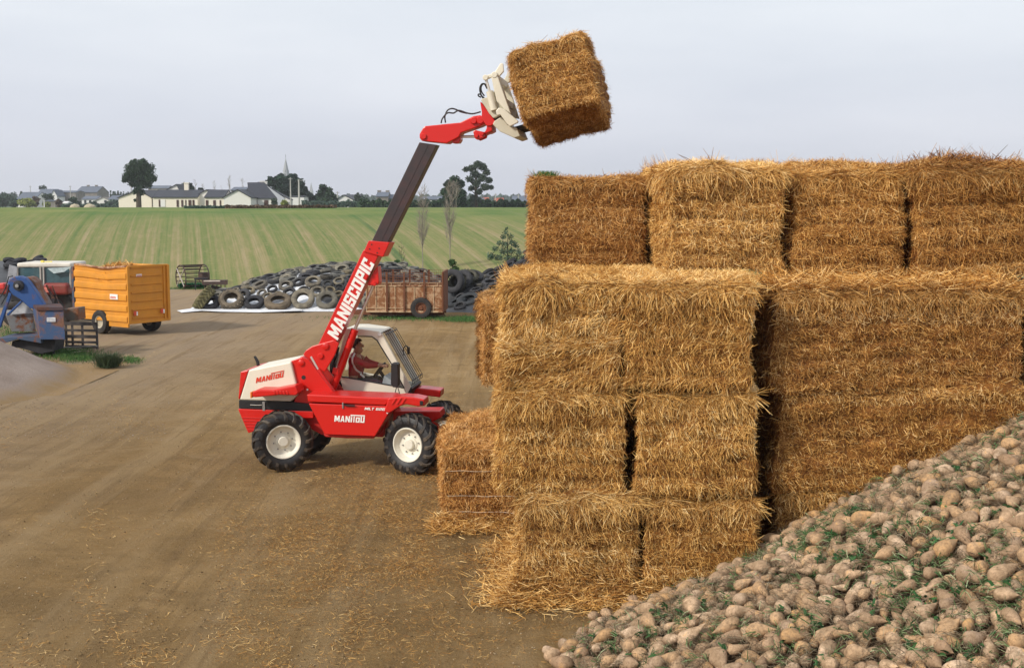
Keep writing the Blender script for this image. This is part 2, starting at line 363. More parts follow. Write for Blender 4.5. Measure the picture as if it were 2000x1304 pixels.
def bale(label, c, dims, bnd=.075, tint=(1, 1, 1), dens=None, rz=0., rot=None, bands=6, lean=0., sd=.6, seed=1, shag=1., ln=(.05, .17), group='straw bales of the big stack', wd=(.0030, .0068), roots=None, twine=None, shl=1., r=.075, fr=.15, name='straw_bale', top_shag=None, amp=.045):
    H = np.array(dims)/2; S = Shape(H, seed, bands, r=r, amp=amp, band=bnd)
    base = dict(f=0, k=250, l=250, r=250, t=300, b=60); base.update(dens or {})
    VV = []; QQ = []; AA = []; nv = 0; sm = []
    q = np.random.default_rng(seed+100)
    n = 36                                            # body, coloured dark to paint the shade in gaps and crevices
    u = np.linspace(-1, 1, n); U, W = np.meshgrid(u, u)
    for k, (nn, a, b) in FACE.items():
        p = np.array(nn)+U.reshape(-1, 1)*np.array(a)+W.reshape(-1, 1)*np.array(b)
        pos, nr = S(p.astype(float)); i = np.arange(n*n).reshape(n, n)+nv
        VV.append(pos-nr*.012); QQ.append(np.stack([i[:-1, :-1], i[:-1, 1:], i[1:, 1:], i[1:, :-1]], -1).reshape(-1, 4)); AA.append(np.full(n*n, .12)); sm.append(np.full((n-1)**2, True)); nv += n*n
    for k, dn in base.items():
        if dn <= 0: continue
        nn, a, b = map(np.array, FACE[k]); area = 4*np.dot(np.abs(a), H)*np.dot(np.abs(b), H); N = int(dn*area*(1.5 if dn > 1500 else 1))
        uv = q.uniform(-1, 1, (N, 2)); p = nn+uv[:, :1]*a+uv[:, 1:]*b
        if k not in 'tb':
            zf = (p[:, 2]+1)/2+(.05*np.sin(p[:, 0]*H[0]*3+S.ph[0])+.05*np.sin(p[:, 1]*H[1]*2+S.ph[1]))*.35; keep = (np.abs(np.sin(math.pi*bands*zf)) > .30*bnd/.075) | (q.random(N) < .30); p = p[keep]; N = len(p)
        pos, nr = S(p.astype(float))
        ang = q.normal(lean, sd+.18, N); fl_ = q.random(N) < fr; ang = np.where(fl_, q.uniform(0, 6.28, N), ang)
        if k in 'tb': ang = q.uniform(0, 6.28, N)
        # patches of straw lie the same way
        ang = ang+.5*np.sin(pos[:, 0]*4+seed)*np.cos(pos[:, 2]*5+seed*2)
        D = -np.cos(ang)[:, None]*b+np.sin(ang)[:, None]*a
        D = unit(D-nr*(D*nr).sum(1)[:, None])
        bi = np.floor(bands*(pos[:, 2]+H[2])/(2*H[2])+.04*np.sin(pos[:, 0]*5+seed)).astype(int) % 16; ang = ang+q.normal(0, .32, 16)[bi]*(k not in 'tb'); btone = q.normal(0, .075, 16)[bi]
        D = -np.cos(ang)[:, None]*b+np.sin(ang)[:, None]*a; D = unit(D-nr*(D*nr).sum(1)[:, None])
        Ln = q.uniform(*ln, N)*(1+(q.random(N) < .06)*.9); Wd = q.uniform(*wd, N)
        stk = q.random(N) < .3; lift = np.where(stk, q.uniform(.02, .075, N), q.uniform(-.006, .02, N)); Ln = np.where(stk, Ln*.65, Ln)
        V, Q = blade_mesh(pos-nr*.012-D*(Ln*.3)[:, None], D, nr, Ln, Wd, lift)
        base_a = np.clip(q.beta(2.1, 2.0, N)*.98+btone, 0, 1)+(q.random(N) < .05)*.2
        if k == 't': base_a = base_a*.7+.32  # top straws coloured paler, painting in the light from above
        VV.append(V); QQ.append(Q+nv); AA.append(np.repeat(base_a, 6)); sm.append(np.full(len(Q), False)); nv += len(V)
    # shag hanging over the upper edges of the dense faces
    for k in 'flrk':
        if base[k] < 900: continue
        nn, a, b = map(np.array, FACE[k]); N = int(480*2*np.dot(np.abs(a), H)*shag*(1 if top_shag is None else top_shag))
        uv = q.uniform(-1, 1, N); dz = 1-np.abs(q.normal(0, .13, N)); p = nn+uv[:, None]*a+np.clip(dz, -1, 1)[:, None]*b
        pos, nr = S(p.astype(float)); nr = unit(nr*.6+nn*1.0+b*.2)
        ang = q.normal(lean*.6, .95, N); D = unit(-np.cos(ang)[:, None]*b+np.sin(ang)[:, None]*a+nn*.15)
        Ln = q.uniform(.05, .19, N)*shl; V, Q = blade_mesh(pos, D, nr, Ln, q.uniform(*wd, N), q.uniform(.01, .07, N), curl=np.stack([0*Ln, 0*Ln, -Ln*q.uniform(0, .12, N)], 1))
        VV.append(V); QQ.append(Q+nv); AA.append(np.repeat(q.beta(2.4, 2, N), 6)); sm.append(np.full(len(Q), False)); nv += len(V)
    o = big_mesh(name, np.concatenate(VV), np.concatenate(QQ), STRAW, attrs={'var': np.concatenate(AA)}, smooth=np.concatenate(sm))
    o.location = c; o.rotation_euler = rot or (0, 0, rz); o.color = (*tint, 1)
    tag(o, label, 'straw bale', group)
    if twine:
        for z in twine:
            mb = MB(); pts = []
            for uu in np.linspace(-.93, .93, 16):
                p, nr = S(np.array([[uu, -1., z/H[2]]])); pts.append(p[0]+nr[0]*.012+np.array([0, 0, .004*math.sin(uu*9)]))
            mb.tube(pts, .005, 5); t = mb.build('twine', TWINE, o, smooth=True)
    return o
TWINE = flat('twine', (.62, .48, .34), .8)
B = 1.19
def colx(px, Y, py=850): return at(px, py, Y)[0]
WARM = (1.02, 1.0, .95); D1 = 3400
FY = 13.3
def put(label, x0, x1, y0, y1, z0, z1, **k):
    return bale(label, ((x0+x1)/2, (y0+y1)/2, (z0+z1)/2), (x1-x0, y1-y0, z1-z0), **k)
X = lambda px, Y, py: at(px, py, Y)[0]
# front block of six, end on to the camera
xa, xb, xc = X(1020, FY, 1070), X(1252, FY, 1070), X(1490, FY, 1070)
put('crushed bottom bale at the left corner of the front stack', xa, xb-.035, FY+.02, FY+2.9, 0, 1.19, tint=(1.0, .97, .92), dens=dict(f=3600, l=2200, t=500), seed=11, shl=1.35, lean=.25, sd=.75, shag=1.6, fr=.25)
put('bottom bale of the front stack beside the wide dark gap', xb+.03, xc-.05, FY-.02, FY+2.9, 0, 1.19, tint=(1.02, .95, .84), dens=dict(f=3600, r=600, t=500), seed=12, shl=1.35, lean=0., sd=.7, shag=1.6, fr=.25)
xa, xb, xc = X(982, FY, 870), X(1222, FY, 870), X(1488, FY, 870)
put('second bale up of the front stack, left of the narrow black slit', xa, xb, FY+.05, FY+2.95, 1.19, 2.37, tint=(1.04, .98, .86), dens=dict(f=3600, l=2400, t=500), seed=13, shl=1.3, lean=-.12, sd=.45, shag=1.3)
put('second bale up of the front stack, right of the narrow black slit', xb+.105, xc-.05, FY, FY+2.95, 1.19, 2.37, tint=(1.04, .98, .86), dens=dict(f=3600, r=600, t=500), seed=14, shl=1.3, lean=.05, sd=.45, shag=1.3)
xa, xb, xc = X(982, FY, 650), X(1214, FY, 650), X(1482, FY, 650)
put('third bale up at the left of the front stack, straw slanting and top open', xa, xb, FY, FY+2.95, 2.37, 3.56, tint=(1.08, 1.02, .90), dens=dict(f=3600, l=2400, t=3000), seed=15, shl=1.4, lean=-.75, sd=.38, shag=1.5, fr=.1, ln=(.08, .22))
put('third bale up of the front stack, golden, under the palest top bale', xb+.012, xc-.04, FY-.03, FY+2.95, 2.37, 3.56, tint=(1.10, 1.03, .90), dens=dict(f=3600, r=600, t=3000), seed=16, shl=1.4, lean=-.3, sd=.5, shag=1.5, fr=.15, ln=(.08, .2))
# right block, long side on
RY = 13.72; xr0, xr1 = X(1515, RY, 860), X(1998, RY, 700)
put('lowest long-side bale of the right-hand stack, half buried by beets', xr0+.04, xr1+.1, RY+.02, RY+1.3, 0, 1.15, tint=(.98, .90, .79), dens=dict(f=3200, l=800), seed=21, bnd=.03, r=.02, lean=0, sd=1.0, fr=.35, ln=(.03, .11), bands=6)
put('long-side bale in the middle layer of the right-hand stack, beets against its lower corner', xr0+.03, xr1+.1, RY, RY+1.3, 1.14, 2.32, tint=(.97, .89, .79), dens=dict(f=3200, l=800), seed=22, bnd=.03, r=.02, lean=0, sd=1.0, fr=.4, ln=(.03, .11), shag=0)
put('brown long-side bale in the upper layer of the right-hand stack, below the top row', xr0-.05, xr1-.02, RY, RY+1.3, 2.27, 3.42, tint=(.90, .80, .70), dens=dict(f=3200, l=800, t=1800), seed=23, bnd=.035, r=.03, lean=0, sd=1.0, fr=.4, ln=(.03, .11), shag=1.7)
put('bale past the end of the right-hand stack, cut by the picture edge', xr1+.25, xr1+2.9, RY+.5, RY+1.8, 1.15, 3.4, tint=(.7, .62, .55), dens=dict(f=900, l=900), seed=24)
# top row
y4 = 16.3; xa, xb = X(1040, y4, 430), X(1262, y4, 430)
put('brown weathered bale at the left end of the top row, grass sprouting on it', xa, xb, y4, y4+2.9, 3.56, 4.76, tint=(.86, .73, .62), dens=dict(f=3400, l=1900, t=1500), seed=31, bnd=.045, lean=.1, sd=1.0, fr=.35, ln=(.05, .15), shag=1.6)
y4 = 14.8; xa, xb = X(1306, y4, 430), X(1533, y4, 430)
put('palest golden bale of the top row, with a clean bright left side', xa, xb, y4, y4+2.9, 3.56, 4.86, tint=(1.14, 1.10, 1.02), dens=dict(f=3400, l=3400, t=2200), seed=32, shl=1.4, lean=.1, sd=.8, fr=.3, shag=1.5)
xa, xb = X(1546, y4, 430), X(1774, y4, 430)
put('amber bale of the top row with a rounded crown, right of the palest bale', xa, xb, y4+.1, y4+3, 3.44, 4.86, tint=(.93, .80, .64), dens=dict(f=3400, l=1200, t=2200), seed=33, shl=1.4, lean=.2, sd=.8, fr=.3, shag=2.2, r=.2)
xa, xb = X(1782, y4, 430), X(2030, y4, 430)
put('dark shaggy bale at the right end of the top row under a straw tuft', xa, xb, y4, y4+3, 3.44, 4.88, tint=(.88, .75, .61), dens=dict(f=3400, l=1200, t=2200), seed=34, shl=1.5, lean=.3, sd=.8, fr=.3, shag=2.2, r=.18)
# bales standing behind, in part out of sight
for i, (x0, zz) in enumerate([(.35, 0), (.35, 1), (.35, 2), (1.72, 0), (1.72, 1), (1.72, 2)]):
    put('bale in the row behind the front stack, under the brown top bale', x0+(.0 if zz % 2 else .03), x0+1.33, 16.4, 19.2, zz*B, zz*B+B-.005, seed=40+i, dens=dict(f=0, r=0, k=500, l=500), tint=(.9, .82, .7), group='bales out of sight behind the stack')
for i in range(3):
    put('hidden long bale behind the right-hand stack carrying the top row', xr0+.35, xr1+.2, 15.1, 16.4, i*1.14, i*1.14+1.13, seed=50+i, dens=dict(f=0, r=300, k=500), tint=(.85, .76, .65), group='bales out of sight behind the right stack')
# small bales on the left
y5 = 16.55; xa = X(863, y5, 950)
put('small pinkish bale standing alone on the ground by the front wheel', xa, xa+1.32, y5, y5+2.7, 0, 1.09, tint=(1.04, .92, .86), dens=dict(f=3800, l=3000, t=3800), seed=61, lean=.1, sd=.6, fr=.3, ln=(.05, .14), bands=5, group='single bales beside the stack', twine=(.19, -.38, -.16), shag=1.)
y6 = 20.4; xa = X(940, y6, 670)
put('tan bale sticking out behind the left edge of the front stack above the small one', xa, xa+1.4, y6, y6+2.6, 1.29, 2.74, tint=(1.0, .88, .78), dens=dict(f=3000, l=2500, t=2500), seed=62, lean=0, sd=.6, fr=.3, ln=(.05, .14), group='single bales beside the stack')
put('hidden bale under the tan bale behind the front stack', xa+.4, xa+1.7, y6+.1, y6+2.6, 0, 1.29, seed=63, dens=dict(f=600, l=900), tint=(.9, .8, .7), group='single bales beside the stack')

# loose straw: on the ground and between the bales
def loose(name, label, P, Nn, spread, ln, wd, lo, hi, tint=(1, 1, 1), lift=.02, zdir=.12):
    n = len(P); a = rng.uniform(0, 6.28, n); D = unit(np.stack([np.cos(a), np.sin(a), rng.normal(0, zdir, n)], 1))
    N = np.tile([0., 0, 1], (n, 1)); V, Q = blade_mesh(P, D, N, rng.uniform(*ln, n), rng.uniform(*wd, n), rng.uniform(0, lift, n))
    o = big_mesh(name, V, Q, STRAW, attrs={'var': np.repeat(rng.uniform(lo, hi, n), 6)}); o.color = (*tint, 1)
    return tag(o, label, 'loose straw', None, 'stuff')
def gpts(n, px0, px1, py0, py1, f=None):
    out_ = []
    while len(out_) < n:
        px, py = random.uniform(px0, px1), random.uniform(py0, py1)
        if f and random.random() > f(px, py): continue
        p = G(px, py); out_.append((p[0], p[1], .008+max(0, float(yard_z(p[0], p[1])))))
    return np.array(out_)
def dens_near(px, py):
    cl = .5+.5*math.sin(px*.021+1.7*math.sin(py*.017))*math.sin(py*.033+2*math.sin(px*.012)); cl = cl**1.1
    if py < 880: return .12*cl
    a = max(0, 1-abs(px-900)/420)*max(0, 1-abs(py-1010)/170)
    b = max(0, 1-abs(px-760)/500)*max(0, 1-abs(py-1060)/260)*.5
    return min(1, (a*1.3+b)*cl+.02)
loose('loose_straw', 'straw litter scattered over the dirt between telehandler and stack', gpts(40000, 420, 1250, 850, 1310, dens_near), None, 0, (.012, .07), (.0016, .0042), .1, .85, (.84, .76, .64))
def clumps(px, py):
    cl = .5+.5*math.sin(px*.013+2.2*math.sin(py*.011+1))*math.sin(py*.02+2*math.sin(px*.017)); return cl**3.5
loose('straw_litter', 'sparse straw stalks strewn over the open yard', gpts(9000, -20, 1200, 680, 1320, clumps), None, 0, (.012, .09), (.0018, .0048), .15, 1.0, (.92, .84, .72))
# skirt of straw round the foot of the stack
P = []
for _ in range(15000):
    t = random.random()
    if t < .55: x = random.uniform(X(985, FY, 1160), X(1480, FY, 1160)); y = FY+.1-abs(random.gauss(0, .22)); z = max(.01, .30*math.exp(-(FY-y)/.14))*random.random()
    elif t < .75: x = X(1015, FY, 1100)-abs(random.gauss(0, .22)); y = random.uniform(FY-.3, FY+2.2); z = max(.01, .3*math.exp(-(X(1015, FY, 1100)-x)/.14))*random.random()
    else: x = xx = random.uniform(X(845, 16.5, 1020), X(1030, 16.5, 1020)); y = y5+.05-abs(random.gauss(0, .25)); z = max(.01, .12*math.exp(-(y5-y)/.1))*random.random()
    P.append((x, y, z+.01))
loose('straw_skirt', 'drift of trampled straw round the foot of the front stack', np.array(P), None, 0, (.05, .22), (.004, .009), .2, .95, (1.04, .97, .86), .04, .25)
# straw lying on the ledge of the right stack and the fallen heap behind the small bale
P = np.stack([rng.uniform(xr0-.15, xr1, 6500), rng.uniform(RY-.06, 14.85, 6500), 3.43+rng.uniform(0, .16, 6500)*rng.random(6500)], 1)
loose('ledge_straw', 'thick loose straw lying along the ledge below the top row', P, None, 0, (.08, .3), (.005, .010), .25, 1, (1.0, .86, .68), .06, .3)
hx, hy = at(945, 775, 20.0)[:2]
P = np.stack([hx+rng.normal(0, .40, 5000), hy+rng.normal(-.1, .35, 5000), 0*rng.random(5000)], 1)
P[:, 2] = np.clip(.75-((P[:, 0]-hx-.25)**2+(P[:, 1]-hy)**2)*1.1, 0, 1)*rng.uniform(.1, 1, 5000)+.01
loose('straw_pile', 'low scraggly heap of brown straw behind the small pinkish bale', P, None, 0, (.05, .2), (.004, .009), .05, .75, (.95, .82, .68), .05, .5)
tx, tyy = at(1868, 305, 15.1)[:2]
P = np.stack([tx+rng.normal(0, .42, 2600), tyy+rng.normal(0, .25, 2600), 0*rng.random(2600)], 1)
P[:, 2] = 4.80+np.clip(.16-((P[:, 0]-tx)**2)*.45, 0, 1)*rng.uniform(0, 1, 2600)
loose('straw_tuft', 'dark tuft of loose straw on top of the right end of the stack', P, None, 0, (.06, .22), (.004, .009), .0, .6, (.8, .66, .58), .05, .5)
# ------------------------------------------------------------------ telehandler
TH = R(7); TO = G(547, 921); TO[2] = 0
TD = np.array([math.cos(TH), -math.sin(TH), 0]); TN = np.array([math.sin(TH), math.cos(TH), 0])
def V(px, py, v):
    d = ray(px, py); t = (v-np.dot(CP-TO, TN))/np.dot(d, TN); p = CP+d*t-TO
    return (float(np.dot(p, TD)), float(p[2]))
def V3(px, py, v): a = V(px, py, v); return (a[0], v, a[1])
tele = tag(empty('telehandler', tuple(TO), -TH), 'red and cream telehandler lifting a straw bale with its raised boom', 'telehandler')
def tp(name, poly, v0, v1, mat, parent=None, bevel=.012, vt=None, mb=None):
    m = mb or MB(); m.prism([V(a, b, v0 if vt is None else vt) for a, b in poly], v0, v1)
    if mb: return m
    return m.build(name, mat, parent or tele, bevel=bevel)
def z1(*p): return [(440+a/4.075, 620+b/4.075) for a, b in p]
def z2(*p): return [(600+a/5.014, 440+b/5.014) for a, b in p]
def z3(*p): return [(800+a/5, 40+b/5) for a, b in p]
def zc(*p): return [(560+a/6.521, 620+b/6.521) for a, b in p]
def zh(*p): return [(920+a/7.667, 120+b/7.667) for a, b in p]
# lettering ---------------------------------------------------------------
def rc(a, b, c, d): return [(a, b), (c, b), (c, d), (a, d)]
GLY = {
 'M': (1.25, [[(0, 0), (0, 1), (.30, 1), (.5, .52), (.70, 1), (1, 1), (1, 0), (.76, 0), (.76, .55), (.58, .12), (.42, .12), (.24, .55), (.24, 0)]]),
 'A': (1.0, [[(0, 0), (.33, 1), (.5, 1), (.5, .74), (.30, 0)], [(1, 0), (.67, 1), (.5, 1), (.5, .74), (.70, 0)], [(.355, .2), (.41, .4), (.59, .4), (.645, .2)]]),
 'N': (1.05, [[(0, 0), (0, 1), (.3, 1), (.7, .42), (.7, 1), (1, 1), (1, 0), (.7, 0), (.3, .58), (.3, 0)]]),
 'I': (.36, [rc(0, 0, 1, 1)]),
 'S': (.9, [rc(0, .8, 1, 1), rc(0, .58, .34, .8), rc(0, .4, 1, .58), rc(.66, .2, 1, .4), rc(0, 0, 1, .2), rc(0, .2, .34, .3), rc(.66, .7, 1, .8)]),
 'C': (.9, [rc(0, 0, .34, 1), rc(.34, .8, 1, 1), rc(.34, 0, 1, .2), rc(.66, .64, 1, .8), rc(.66, .2, 1, .36)]),
 'O': (.95, [rc(0, 0, .34, 1), rc(.66, 0, 1, 1), rc(.34, .8, .66, 1), rc(.34, 0, .66, .2)]),
 'P': (.9, [rc(0, 0, .34, 1), rc(.34, .8, 1, 1), rc(.34, .36, 1, .56), rc(.66, .56, 1, .8)]),
 'T': (.8, [rc(.34, 0, .66, .8), rc(0, .8, 1, 1)]), 'U': (.95, [rc(0, 0, .34, 1), rc(.66, 0, 1, 1), rc(.34, 0, .66, .2)]),
 'L': (.75, [rc(0, 0, .38, 1), rc(.38, 0, 1, .22)]),
 '6': (.9, [rc(0, 0, .3, 1), rc(.3, .82, 1, 1), rc(.3, .42, 1, .6), rc(.7, .18, 1, .42), rc(.3, 0, 1, .18)]),
 '2': (.9, [rc(0, .82, 1, 1), rc(.7, .6, 1, .82), rc(0, .42, 1, .6), rc(0, .18, .3, .42), rc(0, 0, 1, .18)]),
 ' ': (.4, []),
 'i': (.36, [rc(0, 0, 1, .78), rc(0, .86, 1, 1)]), 't': (.5, [rc(.25, 0, .78, 1.0)]), 'o': (.95, [rc(0, 0, .34, .85), rc(.66, 0, 1, .85), rc(.34, .66, .66, .85), rc(.34, 0, .66, .2)]),
}
def lettering(name, text, p0, p1, ph, v, mat, gap=.16, bar=None, parent=None, slant=0.):
    """p0/p1: baseline ends (px), ph: a pixel at the top of the first letter"""
    A, Bp, H_ = [Vector(V(*q, v)) for q in (p0, p1, ph)]; ex = (Bp-A); tot = sum(GLY[c][0] for c in text)+gap*(len(text)-1); ex = ex/tot
    ey = H_-A; x = 0; mb = MB()
    for i, c in enumerate(text):
        wd_, polys = GLY[c]
        for pl in polys:
            mb.prism([tuple(A+ex*(x+a*wd_)+ey*b) for a, b in pl], v-.006, v)
        if bar and i == bar[0]: bx = x
        x += wd_+gap
    if bar:
        mb.prism([tuple(A+ex*a+ey*b) for a, b in rc(bx+bar[1], bar[2], x-gap, bar[3])], v-.006, v)
    return mb.build(name, mat, parent or tele)
WHITE = flat('white_lettering', (.82, .81, .78), .5, var=.05); REDL = flat('red_lettering', (.62, .05, .02), .5, var=.1)

# wheels --------------------------------------------------------------------
TYM = paint('lugged_tyre', (.010, .010, .013), .5, .3, (.07, .055, .04), .5, 4., bumps=.3)
LUG = paint('tyre_lug', (.022, .020, .022), .62, .95, (.17, .125, .08), .4, 3.5)
RIM = paint('cream_rim', (.78, .75, .65), .45, .3, (.45, .38, .26), .45, 5.)
def ag_wheel(name, u, v, steer, side=-1, Rr=.5, Wd=.34):
    e_ = empty(name, (u, v, Rr-.01)); e_.parent = tele; e_.rotation_euler = (0, random.uniform(0, 6), steer) ; e_.rotation_mode = 'ZYX'
    e_.rotation_euler = (0, 0, steer)
    h = Wd/2; r0 = .262
    prof = [(r0, -h*.72), (r0+.03, -h*.84), (r0+.09, -h), (Rr-.10, -h*.99), (Rr-.045, -h*.86), (Rr-.03, -h*.5), (Rr-.028, 0), (Rr-.03, h*.5), (Rr-.045, h*.86), (Rr-.10, h*.99), (r0+.09, h), (r0+.03, h*.84), (r0, h*.72)]
    ty = MB().lathe(prof, 56).build('tyre', TYM, e_, smooth=True)
    lg = MB(); n = 17
    for s_ in (-1, 1):
        for k in range(n):
            a0 = 2*math.pi*(k+(.5 if s_ > 0 else 0))/n; pts = []
            m = 8
            for j in range(m+1):
                t = j/m; y = s_*(.01+t*h*1.02); a = a0-.40*t**.9*(1 if True else s_)
                rr = Rr if t < .72 else Rr-.012-(t-.72)/.28*.075
                wv = .030+.012*t
                pts.append((y, a, rr, wv))
            vs = []; fs = []
            for (y, a, rr, wv) in pts:
                da = wv/rr/2
                for (r_, k_) in ((rr-.06, -1.5), (rr, -1), (rr, 1), (rr-.06, 1.5)):
                    aa = a+da*k_; yy = y if r_ == rr else y*.985
                    vs.append((r_*math.cos(aa), yy, r_*math.sin(aa)))
            for j in range(m):
                for q in range(3): fs.append((j*4+q, j*4+q+1, j*4+q+5, j*4+q+4))
            fs += [(0, 1, 2, 3), (m*4+3, m*4+2, m*4+1, m*4)]
            lg.add(vs, fs)
    lg.build('tread_lugs', LUG, ty)
    rp = [(.285, -h*.80), (.278, -h*.88), (.262, -h*.86), (.255, -h*.70), (.235, -h*.55), (.222, -h*.30), (.20, -h*.22), (.13, -h*.22), (.115, -h*.34), (.085, -h*.36), (.08, -h*.62), (.072, -h*.66), (0.001, -h*.66)]
    if side > 0: rp = [(a, -b) for a, b in rp]
    rim = MB().lathe(rp, 48).build('rim', RIM, e_, smooth=38)
    MB().lathe([(.26, -h*.72*.9), (.26, h*.72*.9)], 40).build('rim_barrel', RIM, rim, smooth=True)
    bt = MB()
    for k in range(8):
        a = 2*math.pi*k/8+.2; bt.lathe([(.0125, side*h*.22), (.0125, side*(h*.22+.022)), (.001, side*(h*.22+.024))], 6, Matrix.Translation((.155*math.cos(a), 0, .155*math.sin(a))))
    bt.build('wheel_bolts', STEEL, rim)
    return e_
uf = V(804, 930, 0)[0]; TR = 1.62
ag_wheel('wheel', .0, .17, R(24), -1); ag_wheel('wheel', .0, TR-.17, R(20), 1)
ag_wheel('wheel', uf-.02, .17, R(-22), -1); ag_wheel('wheel', uf+.24, TR-.17, R(-24), 1)
# chassis -----------------------------------------------------------------
m = MB(); tp('', z1((400, 700), (1320, 720), (1250, 955), (760, 935), (620, 860), (400, 880)), .46, 1.2, None, mb=m, vt=.42)
m.build('chassis', RED_D, tele, bevel=.01)
tp('front_frame', z1((1330, 750), (1700, 750), (1712, 800), (1648, 832), (1560, 800), (1330, 860)), .60, 1.05, RED, bevel=.01, vt=.55)
m = MB(); m.tube([(0, .3, .5), (0, TR-.3, .5)], .085, 12); m.box((0, TR/2, .5), (.3, .4, .3)); m.build('axle', RED_D, tele, bevel=.01)
m = MB(); m.tube([(uf, .3, .5), (uf, TR-.3, .5)], .085, 12); m.box((uf, TR/2, .5), (.3, .4, .3)); m.lathe([(.001, -.06), (.17, -.06), (.17, .06), (.001, .06)], 20, Matrix.Translation((uf+.1, TR-.42, .5))); m.build('axle', RED, tele, bevel=.01)
tp('belly_plate', z1((780, 930), (1190, 945), (1180, 962), (960, 960), (800, 948)), .15, 1.0, RED_D, bevel=.006)
# rear bodywork
tp('hood', z1((186, 416), (521, 350), (572, 560), (574, 620), (522, 668), (112, 656)), .34, 1.34, CREAM, bevel=.025)
tp('rear_panel', z1((121, 432), (184, 417), (110, 655), (104, 640)), .34, 1.34, RED, bevel=.02, vt=.34)
tp('hood_band', z1((108, 657), (530, 672), (690, 690), (690, 746), (108, 722)), .345, 1.335, BLACK, bevel=.006)
tp('rear_skirt', z1((100, 726), (420, 738), (700, 746), (700, 800), (420, 800), (250, 900), (182, 918), (160, 870)), .33, 1.35, RED, bevel=.01)
m = MB()
for k in range(5):
    y = 792+k*24; m.prism([V(*z1((a, b))[0], .33) for a, b in ((128+k*12, y), (330, y+4), (330, y+10), (131+k*12, y+7))], .318, .33)
m.build('louvres', RED, tele, bevel=.004)
lettering('lettering', 'MANitoU', z1((243, 520))[0], z1((460, 472))[0], z1((249, 478))[0], .338, REDL, gap=.17, bar=(3, -.1, 1.12, 1.28))
m = MB(); m.box(V3(*z1((307, 706))[0], .335), (.045, .02, .15)); m.build('hood_latch', STEEL, tele, bevel=.005)
m = MB(); m.tube([V3(*z1(p)[0], .33) for p in ((198, 694), (240, 697), (290, 696))], .006, 6); m.build('hood_handle', CHROME, tele)
m = MB(); m.tube([V3(*z1(p)[0], 1.0) for p in ((264, 430), (264, 390), (258, 352), (240, 318), (232, 308))], [.028, .028, .028, .024, .02], 10); m.build('exhaust_pipe', BLACK, tele, smooth=True)
# mudguards
def mudguard(poly, v0, v1, ribs, light=None, name='mudguard'):
    mb = tp('', poly, v0, v1, None, mb=MB()); o = mb.build(name, RED, tele, bevel=.02, seg=3)
    if ribs:
        rb = MB()
        for a, b, c, d in ribs: rb.prism([V(*z1(q)[0], v0) for q in (a, b, c, d)], v0-.014, v0+.002)
        rb.build('mudguard_ribs', RED, o, bevel=.006)
    return o
rg = mudguard(z1((214, 600), (226, 585), (262, 574), (372, 576), (560, 540), (583, 598), (560, 620), (430, 616), (230, 636), (213, 626)), .0, .36,
         [((378+i*26, 583), (392+i*26, 581), (404+i*26, 608), (390+i*26, 610)) for i in range(5)])
m = MB(); m.box(V3(*z1((217, 610))[0], .1), (.03, .16, .10)); m.build('tail_light', flat('orange_lens', (.75, .20, .03), .3), rg, bevel=.008)
fg = mudguard(z1((1300, 640), (1400, 628), (1500, 634), (1584, 652), (1586, 703), (1530, 708), (1440, 690), (1395, 703), (1300, 762), (1262, 745)), .0, .38,
         [((1350+i*38, 640), (1366+i*38, 642), (1336+i*38, 690), (1320+i*38, 690)) for i in range(3)])
m = MB(); m.box(V3(*z1((1561, 679))[0], -.002), (.05, .03, .07)); m.box(V3(*z1((1588, 679))[0], .12), (.02, .12, .07)); m.build('front_light', BLACK, fg, bevel=.004)
mudguard([(800.7, 769.7), (803, 764.8), (815.5, 757.4), (838, 759.5), (860.9, 762.3), (859.8, 776), (837.5, 773.4)], TR-.36+.06, TR+.06, [])
# side tank --------------------------------------------------------------------
tp('side_tank', z1((662, 683), (1296, 704), (1330, 712), (1190, 945), (790, 930)), .05, .56, RED, bevel=.012)
tp('tank_lid', z1((648, 610), (1330, 640), (1272, 700), (656, 671)), .035, .62, RED, bevel=.02)
m = MB(); m.box(V3(*z1((936, 700))[0], .04), (.022, .02, .10)); m.build('tank_latch', STEEL, tele, bevel=.004)
m = MB(); m.tube([V3(*z1(p)[0], .025) for p in ((950, 696), (985, 700), (1030, 701))], .014, 6); m.build('tank_handle', BLACK, tele)
lettering('lettering', 'MANitoU', z1((868, 826))[0], z1((1107, 836))[0], z1((872, 778))[0], .048, WHITE, gap=.17, bar=(3, -.1, 1.06, 1.24))
lettering('lettering', 'MLT 626', z1((1108, 733))[0], z1((1268, 739))[0], z1((1114, 713))[0], .048, WHITE, gap=.14)
m = MB()
for p in ((1316, 716), (1291, 756), (655, 572)):
    q = V3(*z1(p)[0], .045 if p[0] > 700 else .4); m.lathe([(.001, -.012), (.016, -.012), (.016, .01), (.001, .01)], 10, Matrix.Translation(q))
m.build('white_caps', WHITE, tele)
